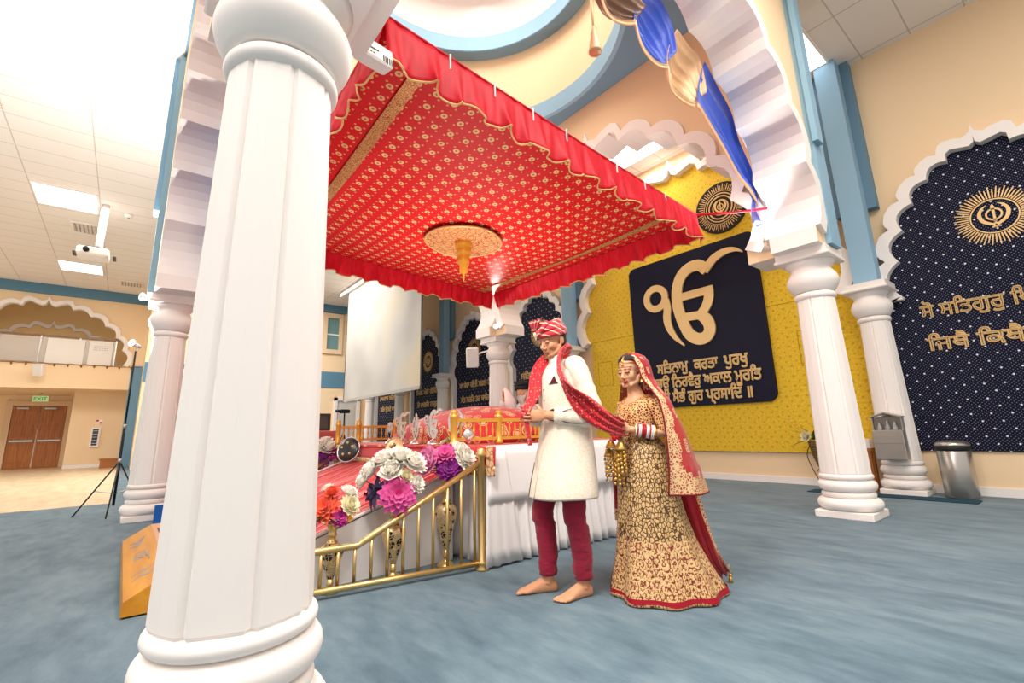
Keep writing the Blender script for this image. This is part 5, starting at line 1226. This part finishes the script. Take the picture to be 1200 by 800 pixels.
def vtassel(p):
    mb = MB(); x, y, z = p; mb.tube([(x, y, z), (x, y, z-.05)], .003, 5); mb.ball((x, y, z-.06), .011, 8, 6); mb.lathe([(.004, 0), (.012, -.012), (.015, -.04), (.003, -.042)], (x, y, z-.065), 10); mb.build('tassel', JEW, vt, True)
vtassel((-.19, -.05, .39)); vtassel((-.225, -.03, .40)); vtassel((.13, .575, .105))

# ---------------------------------------------------------------- reader behind the throne
WR = M('white_cotton_robe', srgb('#eee9e4'), .8)
rd = thing('person', 'bearded reader in white robe and black turban seated behind the throne, arm raised', 'person', (-5.47, 4.65, 1.06), math.radians(8))
RT = Matrix.Translation((.0, -.03, .50)) @ Matrix.Rotation(math.radians(8), 4, 'X')
mb = MB(); head_parts(mb, RT, 1.0); mb.tube([(0, .02, .45), (0, .03, .33)], [.055, .07], 12)
mb.loft([[(rx*cos(a), cy+ry*sin(a), z) for a in [2*PI*i/20 for i in range(20)]] for z, rx, ry, cy in ((-.32, .2, .16, .05), (-.1, .19, .14, .05), (.1, .19, .13, .04), (.25, .19, .11, .04), (.33, .10, .08, .04))], sm=True)
RA = [(-.18, .03, .28), (-.30, -.02, .16), (-.27, -.15, .30), (-.235, -.2, .42)]; LA = [(.18, .03, .28), (.24, .02, .08), (.14, -.14, .04), (.06, -.2, .06)]
for A_ in (RA, LA): mb.tube(A_, [.055, .048, .038, .028], 12)
hand(mb, RA[-1], (.1, -.25, 1), (.9, -.4, 0), (.3, -.8, .2), 1.0, (.9, 1.2, .8)); hand(mb, LA[-1], (-.6, -.7, 0), (0, 0, -1), (-.5, .5, 0), 1.0)
fuse('body', mb, [SKIN_M], rd, .006, 3)
mb = MB(); mb.loft([[(rx*cos(a)*(1+.03*sin(6*a+z*20)), cy+ry*sin(a), z) for a in [2*PI*i/32 for i in range(32)]] for z, rx, ry, cy in ((-1.06, .30, .26, .02), (-.5, .32, .27, .02), (-.30, .32, .27, .0), (-.1, .27, .22, .02), (.1, .235, .17, .03), (.24, .225, .14, .035), (.31, .15, .11, .04), (.345, .085, .08, .035))], caps=False, sm=True); mb.build('robe', WR, rd, True, thick=.008)
for A_ in (RA, LA): P = sp3(A_, 6)[:-3]; MB().tube(P, [.085-.02*i/(len(P)-1)+.004*sin(i*2) for i in range(len(P))], 16).build('robe_sleeve', WR, rd, True)
mb = MB(); mb.ball((0, .01, .085), (.108, .118, .085), 22, 12); on_head('turban', mb, BLACK, rd, RT)
for i in range(4):
    mb = MB(); mb.tube([(.106*cos(a), .005+.118*sin(a), .045+.026*i+(-1)**i*.018*cos(a)-.02*sin(a)) for a in [2*PI*j/28 for j in range(29)]], .02, 8, flat=.7); on_head('turban_fold', mb, BLACK, rd, RT)
BEARD = M('grey_white_beard', srgb('#d9d3cc'), .9)
mb = MB(); mb.ball((0, -.062, -.105), (.058, .045, .075), 16, 10); mb.ball((0, -.055, -.165), (.035, .03, .05), 12, 8)
for s in (-1, 1): mb.tube([(s*.072, -.005, -.01), (s*.064, -.03, -.06), (s*.04, -.065, -.10)], [.012, .022, .03], 8); mb.tube([(0, -.1, -.056), (s*.02, -.098, -.06), (s*.036, -.086, -.075)], [.006, .008, .004], 6)
b_ = on_head('beard', mb, BEARD, rd, RT)
ch = thing('fly_whisk', 'white ceremonial whisk with a gold handle held up by the seated reader', 'whisk', (-5.73, 4.38, 1.25))
mb = MB(); mb.tube([(-5.72, 4.42, 1.36), (-5.66, 4.43, 1.60)], [.012, .015], 10); mb.ball((-5.66, 4.43, 1.605), .022, 10, 8); mb.build('handle', BRASS, ch)
mb = MB(); mb.tube([(-5.66, 4.43, 1.61), (-5.63, 4.42, 1.60), (-5.55, 4.40, 1.53), (-5.47, 4.38, 1.40), (-5.42, 4.36, 1.26)], [.015, .03, .055, .085, .05], 12); mb.build('hair_tuft', WR, ch)

# ================================================================ west end fittings
OAK = M('varnished_oak', srgb('#b06a2a'), .4)
g = N(OAK); g.col(g.ramp(g.noise(g.co((5, 14, .7)), 2.2, 4), [(.3, srgb('#96551f')), (.7, srgb('#c07a34'))]))
dr = thing('double_door', 'pair of oak doors with push bars in the recess under the gallery', 'door', (-27.98, -2.82, 0))
for nm, y0, y1 in (('door_leaf', -3.62, -2.84), ('door_leaf', -2.80, -2.02)):
    d = MB().box(-27.98, y0, .02, -27.92, y1, 2.50).build(nm, OAK, dr)
    for z0, z1 in ((.25, .95), (1.25, 1.75), (1.85, 2.35)):
        for k in range(2):
            a = y0+.08+k*.34; MB().box(-27.925, a, z0, -27.905, a+.28, z1, bev=.008).build('raised_panel', OAK, d)
    MB().box(-27.90, y0+.05, 1.06, -27.84, y1-.05, 1.13).build('push_bar', STEEL, d)
    MB().box(-27.92, y0+.1, 2.38, -27.86, y0+.45, 2.44).build('door_closer', STEEL, d)
MB().box(-27.99, -2.84, .02, -27.95, -2.80, 1.6).build('gap_strip', WHITE, dr)
mb = MB(); mb.box(-27.99, -3.84, 0, -27.88, -3.64, 2.72).box(-27.99, -2.0, 0, -27.88, -1.8, 2.72).box(-27.99, -3.64, 2.52, -27.88, -2.0, 2.72)
mb.build('door_frame', M('beige_frame', srgb('#e6c9a6'), .6), dr)
ex = thing('exit_sign', 'small green EXIT sign hanging above the oak double doors', 'sign', (-26.6, -2.75, 2.62))
MB().box(-26.63, -2.98, 2.62, -26.59, -2.52, 2.84).build('panel', M('pale_green_glow', srgb('#bfe0b0'), .5, emit=.35, ecol=srgb('#9fd890')), ex)
MB().tube([(-26.61, -2.75, 2.84), (-26.61, -2.75, 2.95)], .015, 6).build('hanger', STEEL, ex)
text_mesh('lettering', 'EXIT', .17, M('exit_green', srgb('#2f9a4a'), .5), ex, (-26.585, -2.94, 2.67), 'X', .008, .02, width=.38)
fa = thing('fire_cabinet', 'narrow white cabinet with a dark glass front on the wall right of the oak doors', 'cabinet', (-25.48, -.88, .8))
MB().box(-25.5, -1.02, .78, -25.42, -.74, 1.55).build('case', WHITE, fa); MB().box(-25.425, -.97, .85, -25.41, -.80, 1.48).build('glass', M('dark_glass', (.03, .035, .04), .15), fa)
for i in range(5): MB().box(-25.412, -.96, .92+.12*i, -25.405, -.81, .94+.12*i).build('slat', STEEL, fa)
fs = thing('wall_notice', 'small red and white notice above the narrow white cabinet', 'notice', (-25.49, -.83, 1.68))
MB().box(-25.5, -.93, 1.68, -25.485, -.72, 1.86).build('sheet', WHITE, fs); mb = MB().box(-25.486, -.92, 1.78, -25.48, -.84, 1.85); mb.build('red_block', RED, fs); MB().box(-25.486, -.81, 1.70, -25.48, -.73, 1.76).build('red_block', RED, fs)
bn = thing('bench', 'low brown wooden bench at the foot of the blue pilaster', 'bench', (-24.2, -.2, .006))
MB().box(-24.5, -.62, .30, -24.0, .12, .36).build('seat', WOOD, bn)
for x in (-24.45, -24.08): MB().box(x, -.58, .006, x+.05, .08, .30).build('side_panel', WOOD, bn)
# gallery rail
gl = thing('gallery_railing', 'gallery railing with clear panels and thin grey posts inside the scalloped arch', 'railing', (-24.3, -2.7, 3.86))
for i in range(5):
    y = -4.95+1.08*i; MB().box(-24.33, y-.02, 3.86, -24.28, y+.02, 4.92).build('post', STEEL, gl)
for i in range(4): MB().box(-24.31, -4.93+1.08*i, 3.92, -24.30, -4.93+1.08*i+1.04, 4.86).build('pane', M('frosted_pane', srgb('#e9e2da'), .2, alpha=.55), gl)
MB().box(-24.34, -5.0, 4.90, -24.27, -.5, 4.96).build('top_rail', M('dark_rail', srgb('#8a6a50'), .4), gl)
for y0, y1, lb in ((-1.42, -.72, 'white paper banner with small print hung on the gallery railing, nearest the blue pilaster'), (-2.6, -1.55, 'plain pale paper banner hung on the gallery railing, left of the printed one')):
    bp = MB().box(-24.27, y0, 3.90, -24.262, y1, 4.84).build('paper_banner', M('white_paper', srgb('#f4f0ea'), .8), None); tag(bp, lb, 'banner')
    if y0 > -1.5:
        for k in range(3):
            for q in range(6): MB().box(-24.262, y0+.14+.075*q, 4.62-.07*k, -24.258, y0+.19+.075*q, 4.635-.07*k).build('print_line', M('grey_ink', (.35, .35, .35), .8), bp)
gd = thing('garland', 'thin brown string of small tufts along the gallery ledge', 'garland', (-23.97, -2, 3.80))
MB().tube([(-23.96, -4.6+.2*i, 3.845-.012*(i % 2)) for i in range(25)], .012, 5).build('string', M('brown_string', srgb('#8a5a34'), .8), gd)
for i in range(13): MB().lathe([(.004, 0), (.03, -.02), (.018, -.09), (.003, -.1)], (-23.955, -4.5+.37*i, 3.84), 8).build('tuft', M('brown_string', (.3, .15, .08)), gd)
ck = thing('wall_clock', 'round white-faced clock on a dark square plate on the blue band', 'clock', (-21.36, 1.52, 2.95))
MB().box(-21.36, 1.2, 2.92, -21.32, 1.84, 3.72).build('back_plate', M('dark_plate', srgb('#26313a'), .5), ck)
T = Matrix.Translation((-21.32, 1.52, 3.32)) @ Matrix.Rotation(PI/2, 4, 'Y')
MB().lathe([(.001, 0), (.27, 0), (.27, .02), (.001, .02)], n=28, T=T).build('face', WHITE, ck); MB().tube([T @ Vector((.27*cos(2*PI*i/28), .27*sin(2*PI*i/28), .015)) for i in range(29)], .03, 6).build('rim', BLACK, ck)
MB().box(-21.298, 1.51, 3.32, -21.29, 1.53, 3.50).build('hand', BLACK, ck); MB().box(-21.298, 1.52, 3.31, -21.29, 1.65, 3.33).build('hand', BLACK, ck)
# window and door on the west wall behind the screen
wn = thing('framed_window', 'small window with a pale arched frame on the far wall, left of the screen', 'window', (-21.38, 6.85, 4.5))
mb = MB(); mb.band([(6.62, 4.75), (7.16, 4.75), (7.16, 6.2), (6.62, 6.2)], [(6.46, 4.55), (7.32, 4.55), (7.32, 6.4), (6.46, 6.4)], fX, -21.42, -21.3, closed=True); mb.build('frame', M('beige_frame', (.8, .7, .6)), wn)
MB().box(-21.41, 6.62, 4.75, -21.39, 7.16, 6.2).build('pane', M('window_glass', srgb('#6f9296'), .15), wn); MB().box(-21.39, 6.62, 5.42, -21.36, 7.16, 5.47).build('mullion', WHITE, wn)
mb = MB(); WA = foil_arch(.50, 6.4, 6.72, 3, .25, .05); mb.band([(6.89+u, z) for u, z in WA], offset_arch(6.89, WA, .10), fX, -21.42, -21.32); mb.build('arch_trim', M('beige_frame', (.8, .7, .6)), wn)
gd2 = thing('grey_door', 'pale grey panelled door with a white frame in the far corner behind the video camera', 'door', (-21.38, 7.68, 0))
mb = MB(); mb.box(-21.41, 7.10, 0, -21.3, 7.24, 2.62).box(-21.41, 8.12, 0, -21.3, 8.26, 2.62).box(-21.41, 7.10, 2.48, -21.3, 8.26, 2.62); mb.build('frame', WHITE, gd2)
lf = MB().box(-21.40, 7.24, 0, -21.36, 8.12, 2.48).build('leaf', M('pale_grey_paint', srgb('#cfcac4'), .6), gd2)
for z0, z1 in ((.2, 1.0), (1.2, 2.3)):
    for y in (7.32, 7.72): MB().box(-21.365, y, z0, -21.345, y+.32, z1, bev=.008).build('raised_panel', M('pale_grey_paint', (.6, .6, .6)), lf)
vc = thing('camera_tripod', 'black video camera on a tripod in front of the grey door', 'tripod', (-19.28, 6.85, 0))
MB().box(-19.4, 6.66, 1.84, -19.16, 7.04, 1.99, bev=.03).build('camera_body', BLACK, vc); MB().tube([(-19.2, 6.62, 1.92), (-19.1, 6.46, 1.92)], .06, 10).build('lens', BLACK, vc)
MB().tube([(-19.28, 6.85, .75), (-19.28, 6.85, 1.84)], .028, 8).build('column', BLACK, vc)
for k in range(3): a = 2*PI*k/3+.4; MB().tube([(-19.28, 6.85, 1.1), (-19.28+.4*cos(a), 6.85+.4*sin(a), 0.015)], .02, 6).build('leg', BLACK, vc)
pf = thing('picture_frame', 'dark framed picture standing on the brick-red draped stand', 'picture', (-7.48, 2.34, 1.06))
mb = MB(); mb.band([(2.27, 1.10), (2.41, 1.10), (2.41, 1.29), (2.27, 1.29)], [(2.24, 1.065), (2.44, 1.065), (2.44, 1.32), (2.24, 1.32)], fX, -7.5, -7.45, closed=True); mb.build('frame', M('dark_wood', srgb('#3a2518'), .4), pf); MB().box(-7.495, 2.27, 1.10, -7.47, 2.41, 1.29).build('picture', M('dark_print', srgb('#4a4640'), .4), pf)
# light stand with the second flash, post and blue sign by the far left column
ls = thing('light_stand', 'black light stand with splayed legs in front of the far left column', 'light stand', (-8.92, -.02, 0))
cxs, cys = -8.92, .0
MB().tube([(cxs, cys, .12), (cxs, cys, 1.2)], .016, 8).tube([(cxs, cys, 1.15), (cxs, cys, 2.30)], .012, 8).build('pole', BLACK, ls)
for z in (.72, 1.2): MB().lathe([(.024, -.03), (.026, 0), (.024, .03)], (cxs, cys, z), 10).build('collar', STEEL, ls)
for ex_, ey_ in ((-8.98, -.42), (-8.42, -.06), (-9.1, .34)):
    MB().tube([(cxs, cys, .72), (cxs+(ex_-cxs)*.97, cys+(ey_-cys)*.97, .03), (ex_, ey_, .016)], .010, 6).build('leg', BLACK, ls); MB().tube([(cxs, cys, .28), (cxs+(ex_-cxs)*.55, cys+(ey_-cys)*.55, .33)], .006, 6).build('brace', STEEL, ls)
po = thing('barrier_post', 'orange-brown wooden post with a white ball top behind the far left column', 'post', (-10.0, .74, 0))
MB().box(-10.05, .69, 0, -9.95, .79, .84).build('shaft', M('orange_wood', srgb('#b5532a'), .5), po); MB().ball((-10, .74, .89), .055, 14, 10).build('finial', WHITE, po)
bs = thing('blue_sign', 'small blue sign with a white arc standing by the far left column base', 'sign', (-7.56, .56, 0))
MB().box(-7.58, .40, .0, -7.55, .78, .21).build('board', M('sign_blue', srgb('#1f63b5'), .5), bs); mb = MB(); strokes(mb, [[(.50, .03, .012), (.54, .11, .016), (.62, .15, .016), (.70, .16, .012)]], fX, -7.55, -7.545); mb.build('arc_mark', WHITE, bs)
# ================================================================ right-hand fittings by the yellow wall
STEELD = M('dark_steel', srgb('#8c857e'), .35, .9)
bi = thing('trash_bin', 'round stainless steel trash bin with a domed lid on the dark mat', 'bin', (-1.34, 8.40, .012))
MB().lathe([(.001, 0), (.165, 0), (.170, .012), (.172, .60), (.166, .61), (.001, .61)], (-1.34, 8.40, .012), 36).build('body', STEEL, bi)
mb = MB(); mb.lathe([(.174, .57), (.184, .58), (.182, .625), (.170, .632), (.10, .634)], (-1.34, 8.40, .012), 36); mb.build('liner_rim', BLACK, bi)
MB().lathe([(.176, .632), (.180, .645), (.165, .675), (.12, .695), (.09, .698), (.085, .68), (.001, .675)], (-1.34, 8.40, .012), 36).build('lid', STEEL, bi)
dp = thing('dispenser', 'stainless steel dispenser box with a pointed hood fixed to the wall column', 'dispenser', (-1.92, 8.14, .47))
MB().box(-2.08, 8.02, .47, -1.74, 8.20, .86, bev=.008).build('case', STEEL, dp)
MB().box(-2.085, 8.012, .765, -1.735, 8.03, .79).build('tray_lip', STEEL, dp); MB().box(-2.06, 8.014, .68, -1.76, 8.022, .684).build('seam', STEELD, dp)
MB().box(-2.06, 8.12, .86, -1.76, 8.20, 1.03).build('back_panel', STEELD, dp)
mb = MB(); mb.prism([(-2.09, 1.025), (-1.91, 1.085), (-1.73, 1.025), (-1.73, 1.04), (-1.91, 1.10), (-2.09, 1.04)], fY, 8.02, 8.22); mb.build('hood', STEEL, dp)
for x in (-2.08, -1.755): MB().box(x, 8.10, .86, x+.015, 8.2, 1.03).build('side_cheek', STEEL, dp)
for x, k in ((-1.99, 1), (-1.90, 1.2), (-1.82, 1)): MB().lathe([(.001, 0), (.024, 0), (.026, .03*k), (.012, .07*k), (.010, .10*k), (.001, .10*k)], (x, 8.07, .862), 12).build('bottle', M('clear_bottle', (.85, .86, .9), .08, trans=.7), dp)
mt = MB().box(-2.95, 7.86, .0, -1.14, 8.20, .012).build('floor_mat', M('dark_teal_mat', srgb('#21414f'), .95), None); tag(mt, 'long dark teal floor mat in front of the dispenser and bin', 'mat')
mt.data.materials[0]['w'] = 1
pt = thing('planter', 'hanging wicker wall planter with lilies and trailing stems left of the right column', 'planter', (-2.93, 8.55, .28))
WICK = M('wicker', srgb('#8a7044'), .8)
g = N(WICK); o = g.sep(g.co()); g.col(g.mix(g.math('GREATER_THAN', g.math('SINE', g.math('MULTIPLY', o[2], 260)), .1), srgb('#8a7044'), srgb('#4e3c22')))
MB().lathe([(.02, .28), (.05, .31), (.10, .48), (.135, .66), (.14, .70), (.12, .70), (.09, .55), (.02, .4)], (-2.93, 8.52, 0), 24).build('basket', WICK, pt)
for k, (dx, dy, dz, L) in enumerate(((-.55, -.2, .5, .34), (-.8, -.25, -.05, .34), (-.3, -.3, .8, .26), (.2, -.3, .8, .2), (-.7, -.1, .25, .25), (.4, -.4, .4, .16))):
    mb = MB(); petal(mb, Vector((-2.96, 8.46, .72)), Vector((dx, dy, dz)), Vector((0, 0, 1)), L, .022, -.25); mb.build('leaf', [LEAF, LEAF2][k in (0, 2)], pt)
for k in range(7): mb = MB(); mb.ball((-3.06-.035*k, 8.42, .78+.045*k), (.018, .016, .022), 8, 6); mb.build('bud', PET['yellow'], pt)
MB().tube([(-2.98, 8.44, .70), (-3.12, 8.42, .84), (-3.30, 8.42, 1.09)], .006, 5).build('stem', LEAF2, pt)
flower('lily', PET['cream'], pt, (-3.03, 8.40, .77), (-.3, -1, .3), .085, 'rose', 3)
MB().tube(sp3([(-3.02, 8.45, .66), (-3.08, 8.43, .5), (-3.05, 8.44, .32), (-2.98, 8.45, .12), (-2.97, 8.44, .02)], 6), .007, 5).build('trailing_stem', M('brown_stem', srgb('#4a3322'), .8), pt)
MB().tube(sp3([(-2.98, 8.44, .24), (-2.92, 8.43, .3), (-2.84, 8.45, .26)], 6), .005, 5).build('trailing_stem', M('brown_stem', (.1, .06, .03)), pt)
sd = thing('donation_stand', 'slim brown wooden stand with a white box on top between the two right columns', 'stand', (-2.33, 8.45, 0))
for x, y in ((-2.42, 8.40), (-2.25, 8.40), (-2.42, 8.56), (-2.25, 8.56)): MB().box(x-.02, y-.02, 0, x+.02, y+.02, .58).build('leg', WOOD, sd)
MB().box(-2.45, 8.37, .56, -2.22, 8.59, .60).build('top', WOOD, sd); MB().box(-2.44, 8.50, .1, -2.23, 8.53, .56).build('back_panel', WOOD, sd); MB().box(-2.45, 8.38, .60, -2.22, 8.58, .73, bev=.008).build('box', WHITE, sd)
# paper fan ornament hanging at the left edge
fn = thing('hanging_fan', 'striped orange and gold paper fan hanging at the far left edge', 'ornament', (-4.1, -.93, 3.12))
for i, (c, L) in enumerate((('#9c2f2a', .10), ('#d98a2c', .135), ('#e8c76a', .15), ('#b5722c', .15), ('#8a3a30', .14), ('#5a2420', .11))):
    z = 3.06+.022*(5-i)*1.3; mb = MB(); mb.loft([[(-4.12+.3*L*t*.35, -1.0+L*t, z-.004*t+w*(.012*(1-t)+.001)) for w in (-1, 1)] for t in (0, .3, .6, .85, 1)], caps=False, closed=False)
    mb.build('paper_blade', M('paper_%d' % i, srgb(c), .7), fn, thick=.004)
MB().tube([(-4.12, -1.0, 3.05), (-4.12, -1.0, 3.25), (-4.12, -1.0, H-.003)], .006, 5).build('thread', GOLD, fn)
